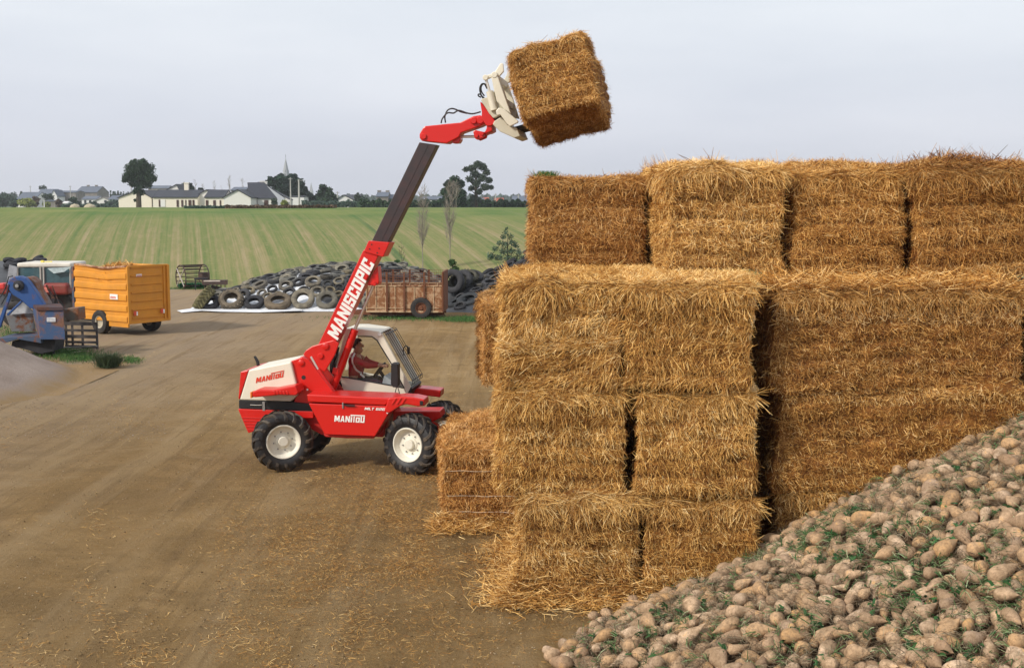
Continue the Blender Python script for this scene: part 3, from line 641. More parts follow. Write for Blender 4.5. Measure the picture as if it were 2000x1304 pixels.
# tower --------------------------------------------------------------------
tw_ = z1((522, 345), (612, 314), (662, 335), (872, 606), (880, 640), (660, 720), (545, 690), (552, 650), (585, 600), (560, 520))
tw = tp('boom_tower', tw_, .40, .46, RED, bevel=.01)
tp('boom_tower_plate', tw_, .90, .96, RED_D, tw, vt=.40)
m = MB(); tp('', z1((545, 560), (700, 560), (860, 640), (560, 690)), .46, .90, None, mb=m, vt=.43); m.build('tower_cross_plate', RED_D, tw)
def pin(px, py, v, r, mat=RED, par=None, dep=.03, name='pivot_pin'):
    m = MB(); m.lathe([(.001, -dep), (r*.8, -dep), (r, -dep*.7), (r, .02), (.001, .02)], 20, Matrix.Translation(V3(px, py, v))); return m.build(name, mat, par or tele, smooth=True)
pin(*z1((605, 360))[0], .40, .055, par=tw)
m = MB(); m.lathe([(.001, -.004), (.035, -.004), (.035, .02), (.001, .02)], 16, Matrix.Translation(V3(*z1((623, 476))[0], .398))); m.build('hole_shade_disc', BLACK, tw)  # black disc painting the shade inside a hole of the plate
# boom -----------------------------------------------------------------------
bt_ = [(624, 667.4), (652, 608), (709.7, 491.9), (737.0, 500.5), (655.8, 673)]
boom = tp('boom', [(609.5, 693), (624, 667.4), (709.7, 488), (738.5, 500.5), (655.8, 668), (636, 712)], .50, .86, RED, bevel=.012)
br = tp('boom_foot', z1((618, 296), (640, 262), (690, 228), (800, 196), (862, 180), (905, 205), (870, 300), (792, 432), (720, 400), (690, 345), (640, 310)), .455, .50, RED, boom, bevel=.012)
pin(*z1((800, 228))[0], .455, .060, par=boom); pin(*z1((760, 305))[0], .455, .050, par=boom)
col_ = tp('boom_collar', z2((600, 150), (808, 168), (742, 312), (552, 260)), .475, .885, RED, boom, bevel=.012)
m = MB()
for p in ((632, 188), (612, 232), (705, 226), (686, 270)):
    m.lathe([(.001, -.008), (.012, -.008), (.012, .01), (.001, .01)], 8, Matrix.Translation(V3(*z2(p)[0], .475)))
m.build('collar_bolts', BLACK, col_)
INNER = paint('greased_steel', (.030, .025, .028), .42, .45, (.11, .035, .03), .5, 4.)
inn = tp('inner_boom', [(724.5, 474), (819, 278), (853, 283), (755.5, 478)], .535, .825, INNER, boom, bevel=.008)
tp('boom_rib', [(739, 474), (833, 281), (837, 282), (743.5, 474)], .530, .535, INNER, inn, bevel=0)
lettering('lettering', 'MANISCOPIC', (659.5, 664.5), (731.5, 516.2), (639.2, 650.2), .498, WHITE, gap=.13, parent=boom)
tp('boom_clevis', z2((690, 398), (703, 552), (690, 585), (600, 592), (585, 575), (655, 440)), .56, .80, RED, boom, bevel=.012)
pin(*z2((660, 572))[0], .56, .035, par=boom)
# lift cylinder
m = MB(); m.tube([V3(*z1(p)[0], .66) for p in ((858, 560), (1033, 92))], .064, 18); cyl = m.build('lift_cylinder', RED, tele, smooth=True)
m = MB(); m.tube([V3(*z1((1033, 92))[0], .66), V3(*z2((655, 578))[0], .66)], .026, 12); m.build('cylinder_rod', CHROME, cyl, smooth=True)
m = MB(); tp('', z1((858, 398), (902, 402), (895, 455), (848, 448)), .575, .62, None, mb=m); m.build('valve_block', RED, cyl, bevel=.006)
m = MB(); m.tube([V3(*z1(p)[0], .46) for p in ((738, 412), (862, 600))], .045, 16); c2 = m.build('tilt_cylinder', RED, tele, smooth=True)
m = MB(); m.tube([V3(*z1(p)[0], .46) for p in ((682, 310), (738, 412))], .022, 12); m.build('cylinder_rod', CHROME, c2, smooth=True)
m = MB()
for k, (a, b, c) in enumerate([((893, 230), (880, 320), (850, 390)), ((905, 235), (890, 300), (868, 350)), ((880, 360), (850, 400), (870, 470))]):
    m.tube([V3(*z1(p)[0], .8+.03*k) for p in (a, b, c)], .014, 6)
m.build('hydraulic_hoses', BLACK, tele, smooth=True)
# boom head ---------------------------------------------------------------
head = tp('boom_head', z3((95, 1110), (130, 1050), (150, 1032), (490, 998), (620, 935), (690, 925), (742, 965), (745, 1003), (690, 1032), (500, 1098), (480, 1140), (360, 1202), (120, 1178), (98, 1150)), .50, .86, RED, bevel=.015)
pin(*z3((138, 1133))[0], .50, .05, par=head); pin(*z3((628, 980))[0], .50, .055, par=head, dep=.05); pin(*z3((693, 975))[0], .50, .065, par=head, dep=.05)
cr_ = tp('carriage', z3((688, 795), (700, 800), (838, 985), (850, 1000), (790, 1030), (750, 1030), (700, 960), (705, 900)), .42, .98, RED, bevel=.012)
tp('carriage_block', z3((752, 985), (800, 985), (806, 1075), (760, 1098), (735, 1090), (752, 1050)), .45, .95, RED, cr_, bevel=.01)
lk = tp('tilt_link', z3((620, 1085), (640, 1070), (690, 1082), (738, 1092), (725, 1140), (660, 1168), (635, 1150)), .50, .56, RED, bevel=.01)
tp('tilt_link_plate', z3((620, 1085), (640, 1070), (690, 1082), (738, 1092), (725, 1140), (660, 1168), (635, 1150)), .80, .86, RED, lk, vt=.5)
tp('tilt_link_arm', z3((725, 1085), (800, 1058), (815, 1085), (735, 1118)), .56, .80, RED, lk, vt=.53)
pin(*z3((656, 1128))[0], .50, .03, par=lk); pin(*z3((710, 1105))[0], .50, .03, par=lk)
m = MB(); m.tube([V3(*z3(p)[0], .68) for p in ((380, 1175), (500, 1136))], .045, 14); c3 = m.build('crowd_cylinder', RED_D, head, smooth=True)
m = MB(); m.tube([V3(*z3(p)[0], .68) for p in ((490, 1136), (650, 1134))], .022, 12); m.build('cylinder_rod', CHROME, c3, smooth=True)
m = MB(); tp('', z3((415, 1170), (495, 1130), (498, 1165), (478, 1198), (420, 1200)), .56, .80, None, mb=m); m.build('valve_block', RED, head, bevel=.008)
# bale grab ------------------------------------------------------------------
gf = tp('grab_frame', zh((300, 225), (400, 205), (438, 260), (610, 800), (560, 790), (455, 800), (330, 850), (265, 770), (145, 580), (160, 560), (300, 520), (345, 440)), .30, .36, CREAM_D, bevel=.012)
tp('grab_side_plate', zh((300, 225), (400, 205), (438, 260), (610, 800), (560, 790), (455, 800), (330, 850), (265, 770), (345, 440)), 1.34, 1.40, CREAM_D, gf, vt=.30)
m = MB()
for a, b in (((320, 230), (440, 300)), ((430, 560), (520, 640)), ((450, 700), (590, 790))):
    p, q = V(*zh(a)[0], .33), V(*zh(b)[0], .33); m.box(((p[0]+q[0])/2, .85, (p[1]+q[1])/2), (.10, .98, .10))
m.build('grab_cross_bars', CREAM_D, gf, bevel=.008)
tp('grab_spar', zh((302, 240), (395, 215), (600, 790), (500, 720), (385, 600)), .22, .30, CREAM, gf, bevel=.012)
tp('grab_back_plate', zh((150, 575), (300, 520), (455, 800), (335, 850), (262, 780)), .36, 1.34, CREAM_D, gf, bevel=.01, vt=.3)
ga = tp('grab_arm', zh((195, 235), (215, 212), (320, 180), (350, 165), (440, 25), (480, 30), (490, 150), (425, 225), (330, 232), (245, 270), (205, 262)), .24, .30, CREAM, bevel=.012, parent=gf)
tp('grab_arm_plate', zh((195, 235), (215, 212), (320, 180), (350, 165), (440, 25), (480, 30), (490, 150), (425, 225), (330, 232), (245, 270), (205, 262)), 1.38, 1.44, CREAM_D, ga, vt=.24)
pin(*zh((352, 205))[0], .24, .05, CREAM, ga); pin(*zh((218, 245))[0], .24, .045, CREAM, ga)
m = MB(); m.tube([V3(*zh(p)[0], .27) for p in ((278, 450), (345, 730))], .058, 16); gc = m.build('grab_cylinder', CREAM, gf, smooth=True)
m = MB(); m.tube([V3(*zh(p)[0], .27) for p in ((222, 262), (280, 455))], .022, 12); m.build('cylinder_rod', CHROME, gc, smooth=True)
tp('grab_lower_arm', zh((370, 740), (420, 690), (500, 718), (705, 890), (705, 915), (585, 975), (540, 940), (440, 800), (385, 810)), .18, .25, CREAM, gf, bevel=.012)
tp('fork_carriage', zh((350, 900), (460, 830), (560, 960), (690, 1000), (740, 1120), (650, 1150), (430, 1050), (330, 945)), .26, 1.42, CREAM_D, gf, bevel=.012, vt=.3)
m = MB()
for k in range(5):
    v = .35+k*.22; a = V3(*zh((640, 1010))[0], .3); b = V3(*z3((1560, 900))[0], .3)
    a = Vector((a[0], v, a[2])); b = Vector((b[0], v, b[2])); b = a+(b-a)*.85; m.tube([a, a+(b-a)*.8, b], [.032, .028, .008], 8)
m.build('fork_tines', BLACK, gf, smooth=True)
def sp(pts, n=8):                                  # Catmull-Rom through points
    P = [Vector(p) for p in pts]; P = [P[0]*2-P[1]]+P+[P[-1]*2-P[-2]]; o = []
    for i in range(1, len(P)-2):
        for k in range(n):
            t = k/n; a, b, c, d = P[i-1:i+3]
            o.append(.5*((2*b)+(c-a)*t+(2*a-5*b+4*c-d)*t*t+(3*b-a-3*c+d)*t**3))
    return o+[P[-2]]
m = MB()
m.tube(sp([V3(*z3(p)[0], .6) for p in ((308, 1005), (320, 960), (370, 905), (430, 905), (480, 880), (560, 905), (620, 912), (695, 893))]), .013, 6)
m.tube(sp([V3(*z3(p)[0], .66) for p in ((350, 1000), (345, 935), (370, 880), (410, 862), (450, 870), (500, 893), (560, 908))]), .013, 6)
m.tube(sp([V3(*zh(p)[0], .4) for p in ((245, 400), (215, 345), (165, 340), (135, 390), (135, 450), (160, 520), (220, 610), (250, 700))]), .012, 6)
m.tube(sp([V3(*zh(p)[0], .44) for p in ((200, 520), (160, 460), (150, 400), (170, 350), (205, 345), (240, 410))]), .012, 6)
m.tube(sp([V3(*zh(p)[0], .44) for p in ((150, 540), (112, 520), (110, 495), (140, 495), (160, 520), (215, 570))]), .012, 6)
m.build('hydraulic_hose', BLACK, gf, smooth=True)
# cab ---------------------------------------------------------------------
c0, c1 = .94, 1.74
def cabside(v0, v1, par):
    m = MB()
    for pl in (zc((745, 150), (900, 150), (1175, 190), (1205, 215), (1150, 285), (1090, 240), (940, 228), (760, 232)),
               zc((1175, 190), (1215, 200), (1245, 265), (1580, 885), (1530, 985), (1500, 905), (1310, 580), (1150, 285)),
               zc((665, 748), (1330, 868), (1500, 905), (1530, 985), (735, 965)),
               zc((745, 150), (760, 232), (790, 232), (640, 745), (600, 745))):
        tp('', pl, v0, v1, None, mb=m, vt=c0)
    return m.build('cab_side', CREAM, par, bevel=.008)
ce = tp('cab_roof', zc((735, 142), (900, 140), (1180, 178), (1205, 200), (1190, 208), (900, 158), (740, 158)), c0, c1, CREAM, bevel=.012)
cabside(c0, c0+.05, ce); cabside(c1-.05, c1, ce)
m = MB(); tp('', zc((1530, 985), (1580, 885), (1600, 905), (1560, 1010), (1530, 1000)), c0, c1, None, mb=m); tp('', zc((665, 930), (1530, 985), (1530, 1005), (665, 970)), c0, c1, None, mb=m); m.build('cab_floor', BLACK, ce)
# gasket lines
GK = MB(); pts = [(905, 238), (1085, 243), (1150, 290), (1330, 585), (1498, 900), (1325, 862), (680, 748)]
GK.tube([V3(*zc(p)[0], c0-.004) for p in pts], .010, 6); GK.build('window_gasket', BLACK, ce)
GL = NM('cab_glass', .03, .5); GL.t.nodes.clear(); o_ = GL.n('OutputMaterial'); a_ = GL.n('BsdfTransparent'); a_.inputs[0].default_value = (.93, .97, .97, 1); b_ = GL.n('BsdfGlossy'); b_.inputs['Roughness'].default_value = .02
x_ = GL.n('MixShader'); x_.inputs[0].default_value = .07; GL.l(a_.outputs[0], x_.inputs[1]); GL.l(b_.outputs[0], x_.inputs[2]); GL.l(x_.outputs[0], o_.inputs[0]); GLASS = GL.m
m = MB(); q = [V(*zc(p)[0], c0) for p in ((1215, 205), (1575, 885))]
m.add([(q[0][0], c0+.03, q[0][1]), (q[0][0], c1-.03, q[0][1]), (q[1][0], c1-.03, q[1][1]), (q[1][0], c0+.03, q[1][1])], [(0, 1, 2, 3)]); m.build('windscreen', GLASS, ce)
m = MB(); q = [V(*zc(p)[0], c0) for p in ((930, 232), (1090, 243), (1150, 290), (1330, 585), (1498, 900), (680, 748), (780, 235))]
m.add([(a, c0+.025, b) for a, b in q], [tuple(range(7))]); m.build('side_window', GLASS, ce)
m = MB(); k = 7
for i in range(k):
    v = c0-.02+i*(c1-c0+.04)/(k-1); m.tube([(a, v, b) for a, b in (V(*zc(p)[0], c0-.02) for p in ((1190, 210), (1215, 188), (1250, 195), (1285, 250), (1600, 800), (1605, 850), (1580, 868)))], .0052, 6)
for p in ((1265, 215), (1600, 805)):
    a, b = V(*zc(p)[0], c0-.02); m.tube([(a, c0-.03, b), (a, c1+.03, b)], .010, 6)
m.build('windscreen_guard', BLACK, ce, smooth=True)
m = MB(); m.lathe([(.001, -.03), (.03, -.03), (.03, .02), (.001, .02)], 14, Matrix.Translation(V3(*zc((1187, 208))[0], c0))); m.build('roof_lug', WHITE, ce, smooth=True)
m = MB(); m.tube(sp([V3(*zc(p)[0], 1.66) for p in ((1490, 480), (1485, 400), (1510, 365), (1545, 375), (1552, 430))]), .010, 6); m.box(V3(*zc((1552, 420))[0], 1.66), (.03, .10, .12)); m.build('far_mirror', BLACK, ce)
mi = tp('mirror', zc((1328, 590), (1340, 582), (1400, 585), (1415, 600), (1418, 860), (1400, 890), (1350, 888), (1325, 840)), .62, .80, BLACK, bevel=.02)
m = MB(); m.tube([V3(*zc(p)[0], .7) for p in ((1405, 860), (1370, 1000))], .008, 6); m.tube([V3(*zc(p)[0], .6) for p in ((1405, 860), (1455, 1020))], .008, 6); m.build('mirror_stalk', BLACK, mi)
# inside: seat, column, wheel
m = MB(); s = V3(*zc((800, 830))[0], 1.3); m.box((s[0]-.02, 1.3, s[2]+.02), (.46, .46, .12)); m.box((s[0]-.24, 1.3, s[2]+.26), (.10, .46, .5)); m.build('seat', BLACK, ce, bevel=.03)
m = MB(); sc_ = V3(*zc((1180, 670))[0], 1.3); ax = Vector((.60, 0, .80)).normalized()     # along the rim seen edge on
nrm_ = Vector((-.80, 0, .60)); P_ = []
for k in range(25):
    a = 2*math.pi*k/24; P_.append(Vector(sc_)+ax*.155*math.cos(a)+Vector((0, 1, 0))*.185*math.sin(a))
m.tube(P_, .016, 8, False); m.tube([Vector(sc_), Vector(sc_)-nrm_*.25+Vector((0, 0, -.15))], .03, 8)
for a in (0, 2.1, 4.2): m.tube([Vector(sc_), Vector(sc_)+ax*.155*math.cos(a)+Vector((0, 1, 0))*.185*math.sin(a)], .010, 6)
m.build('steering_wheel', BLACK, ce, smooth=True)
m = MB(); tp('', zc((1240, 740), (1330, 800), (1330, 862), (1215, 840)), 1.05, 1.5, None, mb=m); m.build('dashboard', flat('grey_plastic', (.30, .32, .34), .5), ce, bevel=.01)

# the driver ----------------------------------------------------------------
def skin_mesh(name, nodes, edges, mat, parent, sub=2, root=0):
    me = bpy.data.meshes.new(name); me.from_pydata([n[0] for n in nodes], edges, []); o = link(name, me, None)
    md = o.modifiers.new('s', 'SKIN'); md.use_smooth_shade = True
    for i, n in enumerate(nodes):
        r = n[1] if isinstance(n[1], tuple) else (n[1], n[1]); me.skin_vertices[0].data[i].radius = r
    me.skin_vertices[0].data[root].use_root = True
    sb = o.modifiers.new('u', 'SUBSURF'); sb.levels = sub; sb.render_levels = sub
    bpy.context.view_layer.update(); dg = bpy.context.evaluated_depsgraph_get(); nm_ = bpy.data.meshes.new_from_object(o.evaluated_get(dg))
    bpy.data.objects.remove(o); nm_.name = name; nm_.materials.clear(); nm_.materials.append(mat)
    nm_.polygons.foreach_set('use_smooth', [True]*len(nm_.polygons)); return link(name, nm_, parent)
pv = 1.22
def pz(x, y, v=pv): return Vector(V3(*zc((x, y))[0], v))
SKIN = flat('skin', (.42, .22, .15), .6, var=.08); TRK = flat('track_jacket', (.33, .018, .03), .8, var=.2); HAIR = flat('dark_hair', (.018, .012, .010), .7)
hip = pz(860, 830); neck = pz(890, 455); headc = pz(918, 372); ch = pz(890, 600); sh = pz(868, 500)
root_ = empty('person', tuple(TO+TD*hip.x+TN*pv+np.array([0, 0, hip.z])), -TH)
off = Vector((hip.x, pv, hip.z))
shN, shF = sh+Vector((0, -.19, -.01)), sh+Vector((0, .19, -.01))
elN, hN = pz(1010, 610, pv-.20), pz(1225, 610, pv-.13)
elF, hF = pz(1060, 580, pv+.2), pz(1235, 600, pv+.14)
knN, knF = hip+Vector((.42, -.12, .07)), hip+Vector((.42, .12, .07)); ftN, ftF = knN+Vector((.12, 0, -.38)), knF+Vector((.12, 0, -.38))
def sub(*a): return [(p-off, r) for p, r in a]
nb = sub((hip, (.15, .12)), (ch, (.165, .115)), (sh, (.13, .10)), (neck, .055), (headc+Vector((-.01, 0, -.03)), (.072, .080)), (headc+Vector((-.01, 0, .06)), (.078, .088)),
         (shN, .065), (elN, .045), (hN+Vector((-.05, 0, 0)), .03), (shF, .065), (elF, .045), (hF+Vector((-.05, 0, 0)), .03),
         (hip+Vector((.05, -.1, -.02)), .09), (knN, .065), (ftN, .045), (hip+Vector((.05, .1, -.02)), .09), (knF, .065), (ftF, .045), (ftN+Vector((.14, 0, -.02)), .035), (ftF+Vector((.14, 0, -.02)), .035))
nb += sub((headc+Vector((.095, 0, .0)), (.012, .012)), (headc+Vector((.07, 0, -.075)), (.024, .024)))
eb = [(0, 1), (1, 2), (2, 3), (3, 4), (4, 5), (2, 6), (6, 7), (7, 8), (2, 9), (9, 10), (10, 11), (0, 12), (12, 13), (13, 14), (0, 15), (15, 16), (16, 17), (14, 18), (17, 19), (5, 20), (4, 21)]
for hnd, wi in ((hN, 8), (hF, 11)):
    b0 = len(nb); nb += sub((hnd, (.036, .018))); eb.append((wi, b0))
    for k in range(5):
        y = (-.034+.017*k) if k < 4 else -.01; L_ = (.05, .058, .062, .05, .04)[k]; f1 = hnd+Vector((.035, y, .008)) if k < 4 else hnd+Vector((.005, -.04, -.01))
        f2 = f1+Vector((L_*.7, 0, -.008)); f3 = f2+Vector((.005, 0, -L_*.6)); i0 = len(nb); nb += sub((f1, .010), (f2, .009), (f3, .008)); eb += [(b0, i0), (i0, i0+1), (i0+1, i0+2)]
body = skin_mesh('body', nb, eb, SKIN, root_)
nj = sub((hip+Vector((0, 0, .0)), (.175, .145)), (ch, (.19, .14)), (sh, (.155, .12)), (neck+Vector((0, 0, -.03)), .075), (shN, .08), (elN, .062), (hN+Vector((-.07, 0, 0)), .042), (shF, .08), (elF, .062), (hF+Vector((-.07, 0, 0)), .042))
jk = skin_mesh('jacket', nj, [(0, 1), (1, 2), (2, 3), (2, 4), (4, 5), (5, 6), (2, 7), (7, 8), (8, 9)], TRK, root_)
st = MB(); sv = pv-.235; sp_ = [pz(a, b, 0)*1 for a, b in ((840, 480), (838, 560), (860, 650), (920, 720), (985, 775))]
import mathutils
P_ = []
for p in sp([Vector((q.x, 0, q.z)) for q in [Vector(V3(*zc(c)[0], sv)) for c in ((845, 470), (838, 560), (860, 650), (920, 720), (975, 770))]], 6):
    ok, loc, nn, ix = jk.ray_cast(Vector((p.x, -2, p.z))-Vector((off.x, off.y, off.z)), Vector((0, 1, 0)))
    P_.append(loc+Vector((0, -.004, 0)) if ok else Vector((p.x-off.x, -.16, p.z-off.z)))
st.tube(P_, .016, 6); st.build('jacket_stripe', WHITE, root_, smooth=True)
tr_ = sub((hip, (.165, .135)), (hip+Vector((.05, -.1, -.02)), .10), (knN, .078), (ftN, .058), (hip+Vector((.05, .1, -.02)), .10), (knF, .078), (ftF, .058))
skin_mesh('trousers', tr_, [(0, 1), (1, 2), (2, 3), (0, 4), (4, 5), (5, 6)], flat('dark_trousers', (.05, .05, .06), .9), root_)
hm = MB(); hc = headc-off
me_ = bpy.data.meshes.new('hair'); bm = bmesh.new(); bmesh.ops.create_uvsphere(bm, u_segments=20, v_segments=14, radius=1)
bmesh.ops.delete(bm, geom=[v_ for v_ in bm.verts if v_.co.z < -.62 or (v_.co.x > .5 and v_.co.z < .5) or (v_.co.x > .12 and v_.co.z < .05)], context='VERTS')
for v_ in bm.verts: v_.co = Vector((v_.co.x*.104-.022, v_.co.y*.094, v_.co.z*.120+.032))+hc
bm.to_mesh(me_); bm.free(); me_.materials.append(HAIR); me_.polygons.foreach_set('use_smooth', [True]*len(me_.polygons)); hr = link('hair', me_, root_)
sd_ = hr.modifiers.new('t', 'SOLIDIFY'); sd_.thickness = .015
m = MB()
for y in (-.036, .036):
    m.lathe([(.001, -.004), (.009, -.003), (.009, .003), (.001, .004)], 10, Matrix.Translation(hc+Vector((.078, y, .025))) @ Matrix.Rotation(R(90), 4, 'Z'))
m.build('eye', BLACK, root_, smooth=True)
m = MB()
for y in (-.092, .092): m.lathe([(.001, -.008), (.022, -.006), (.026, 0), (.020, .006), (.001, .004)], 12, Matrix.Translation(hc+Vector((-.01, y, .0))) @ Matrix.Scale(1.3, 4, (0, 0, 1)))
m.build('ear', SKIN, root_, smooth=True)
tag(root_, 'dark-haired person in a dark red striped track jacket driving the telehandler', 'person')

# held bale -------------------------------------------------------------------
def hb():
    # near face corners on the plane v = vn
    vn = -.98; Lb = 2.75
    bl, br_, tr2, tl = V(1017, 238, vn), V(1172, 199, vn), V(1142, 52, vn), V(984, 86, vn)
    TILT = R(5.5); c = Vector(((bl[0]+br_[0]+tr2[0]+tl[0])/4, vn+Lb/2, (bl[1]+br_[1]+tr2[1]+tl[1])/4))
    ex = Vector((br_[0]-bl[0]+tr2[0]-tl[0], 0, br_[1]-bl[1]+tr2[1]-tl[1]))/2; wv = ex.length
    ez = Vector((tl[0]-bl[0]+tr2[0]-br_[0], 0, tl[1]-bl[1]+tr2[1]-br_[1]))/2; hv = ez.length
    ang = math.atan2(ex.z, ex.x)
    M = Matrix.Translation(Vector(TO)) @ Matrix.Rotation(-TH, 4, 'Z') @ Matrix.Translation(c) @ Matrix.Rotation(-ang, 4, 'Y') @ Matrix.Translation((0, -Lb/2, 0)) @ Matrix.Rotation(-TILT, 4, 'X') @ Matrix.Translation((0, Lb/2, 0))
    o = bale('square straw bale held high in the air by the telehandler grab', (0, 0, 0), (wv+.02, Lb, hv), tint=(1.0, .90, .78), dens=dict(f=4200, l=3200, b=2600, t=1500, r=1200, k=700), seed=71, lean=.0, sd=.6, fr=.3, ln=(.04, .13), bands=7, shag=.5, group='bale on the grab', r=.09, amp=.06, bnd=.05)
    me = o.data; co = np.empty(len(me.vertices)*3, np.float32); me.vertices.foreach_get('co', co); co = co.reshape(-1, 3)
    k = np.clip(-co[:, 0]/wv*2-.35, 0, 1)*np.clip(co[:, 2]/hv*2, 0, 1); co[:, 2] -= .16*k; co[:, 0] += .03*k; me.vertices.foreach_set('co', co.ravel())
    o.location = M.to_translation(); o.rotation_euler = M.to_euler()
hb()
# ------------------------------------------------------------------ tyres and their heaps
def h1(X_, Y_):                                      # the long heap behind the telehandler
    X_ = np.asarray(X_, float); Y_ = np.asarray(Y_, float)
    d = Y_-49.6
    zt = np.interp(d, [0, 2.3, 4, 6.5, 10.5, 14, 17], [0, 1.05, 1.15, 1.22, 1.28, 1.0, 0])
    tl = np.clip((X_+13.3+.0*d)/4.6, 0, 1)**.55; trr = np.clip((-3.0-X_)/2.6, 0, 1)**.55
    return zt*tl*trr+np.where((zt > 0) & (tl > 0), .0, 0)
def h2(X_, Y_):                                      # heap against the stack
    X_ = np.asarray(X_, float); Y_ = np.asarray(Y_, float)
    d = Y_-48.6
    zt = np.interp(d, [0, .9, 3.0, 6.0, 9, 13], [0, .75, 1.7, 2.2, 2.3, 0])
    return zt*np.clip((X_+2.75)/4.2, 0, 1.15)**.85*np.clip((2.6-X_)/1.6, 0, 1)**.7*np.clip((59.5-Y_)/3, 0, 1)
def h3(X_, Y_):                                      # dark heap far left, behind the tractor
    d = np.asarray(Y_, float)-51
    return np.interp(d, [0, 2, 5, 9, 13], [0, 1.2, 2.0, 2.15, 0])*np.clip((-19.2-np.asarray(X_, float))/3., 0, 1)**.6*.72
def M_sheet():
    m = NM('plastic_sheet', .45, .4); v = m.coord('World'); n = m.noise(v, .8, 4, .6); n2 = m.noise(v, 9, 4, .6)
    s = m.n('SeparateXYZ'); m.l(v, s.inputs[0])
    # the white side shows in patches at the foot, the black side elsewhere
    t = m.math('ADD', m.math('MULTIPLY', n, .6), m.math('MULTIPLY', s.outputs['Z'], -.10)); t = m.math('ADD', t, m.math('MULTIPLY', m.math('ADD', s.outputs['X'], 7.0), -.06)); t = m.math('SUBTRACT', t, .1)
    c = m.mix(m.ramp(t, [(.17, (0, 0, 0)), (.20, (1, 1, 1))]), (.03, .03, .032), (.72, .74, .78))
    c = m.mix(m.ramp(n2, [(.5, (0, 0, 0)), (.75, (.5, .5, .5))]), c, (.28, .24, .19)); m.col(c); m.bump(n2, .6, .05); return m.m
SHEET = M_sheet(); DSHEET = flat('black_sheet', (.035, .035, .038), .5, .4, var=.4)
def heap(name, label, xs, ys, fn, mt=None):
    o = grid(name, xs, ys, lambda A, Bq: fn(A, Bq)+lump(A, Bq, .012, 5)*np.clip(fn(A, Bq)*5, 0, 1)-.02, mt or SHEET, None); return tag(o, label, 'plastic sheet', 'plastic sheets under the tyres')
heap('plastic_sheet', 'white and black sheeting under the long tyre heap behind the telehandler', np.linspace(-13.6, -2.9, 70), np.linspace(49.4, 66.7, 60), h1)
heap('plastic_sheet', 'black sheeting under the dark tyre heap beside the straw stack', np.linspace(-2.8, 2.6, 40), np.linspace(48.5, 59.6, 50), h2, DSHEET)
heap('plastic_sheet', 'black sheeting under the tyre heap beyond the tractor', np.linspace(-30, -19.1, 50), np.linspace(50.8, 64, 50), h3, DSHEET)
m = MB(); q = [G(346, 608), G(372, 605), G(395, 601), G(430, 603), G(470, 604), G(520, 606), G(590, 606), G(590, 609), G(505, 610.5), G(430, 610), G(395, 609), G(355, 611)]
m.add([(p[0], p[1], .03+.02*math.sin(i*2.1)) for i, p in enumerate(q)], [tuple(range(12))]); o = m.build('sheet_edge', flat('white_sheet', (.74, .75, .78), .5, var=.1)); sm = o.modifiers.new('t', 'SOLIDIFY'); sm.thickness = .01
tag(o, 'white edge of plastic sheet spread flat at the foot of the long tyre heap', 'plastic sheet')
def tyre_mesh(name, Rr, ri, h, mat, lugs=0, seg=22):
    mb = MB(); p = [(ri, -h*.7), (ri+.03, -h*.85), ((ri+Rr)/2, -h), (Rr-.035, -h*.86), (Rr, -h*.55), (Rr, h*.55), (Rr-.035, h*.86), ((ri+Rr)/2, h), (ri+.03, h*.85), (ri, h*.7), (ri+.045, h*.55), (Rr-.05, h*.3), (Rr-.05, -h*.3), (ri+.045, -h*.55)]
    mb.lathe(p, seg, close=True)
    for k in range(lugs):
        for s_ in (-1, 1):
            a = 2*math.pi*(k+.25*s_)/lugs; M = Matrix.Rotation(-a, 4, 'Y') @ Matrix.Translation((Rr+.012, s_*h*.45, 0)) @ Matrix.Rotation(s_*.7, 4, 'X')
            mb.box(M.to_translation(), (.05, h*.95, .05), M.to_3x3())
    me_o = mb.build(name, mat, smooth=True); me = me_o.data; bpy.data.objects.remove(me_o); return me
def M_tyre():
    m = NM('old_tyre', .8, .25); v = m.coord(); oi = m.n('ObjectInfo'); n = m.noise(v, 5, 4, .6)
    c = m.mix(m.ramp(n, [(.3, (.3, .3, .3)), (.7, (1, 1, 1))]), (.022, .021, .022), oi.outputs['Color']); m.col(c); m.bump(m.noise(v, 40, 3, .6), .3, .01); return m.m
OT = M_tyre()
TM = {'car': tyre_mesh('tyre', .29, .18, .085, OT), 'van': tyre_mesh('tyre', .35, .20, .10, OT), 'truck': tyre_mesh('tyre', .50, .26, .135, OT, 0, 30), 'tractor': tyre_mesh('tyre', .50, .29, .20, OT, 20, 30)}
TRr = {'car': .29, 'van': .35, 'truck': .50, 'tractor': .50}
DUST = [(.22, .19, .14), (.17, .15, .12), (.05, .048, .045), (.035, .034, .036), (.035, .034, .036), (.22, .18, .115), (.08, .07, .055)]
tyres = []
HN = {}
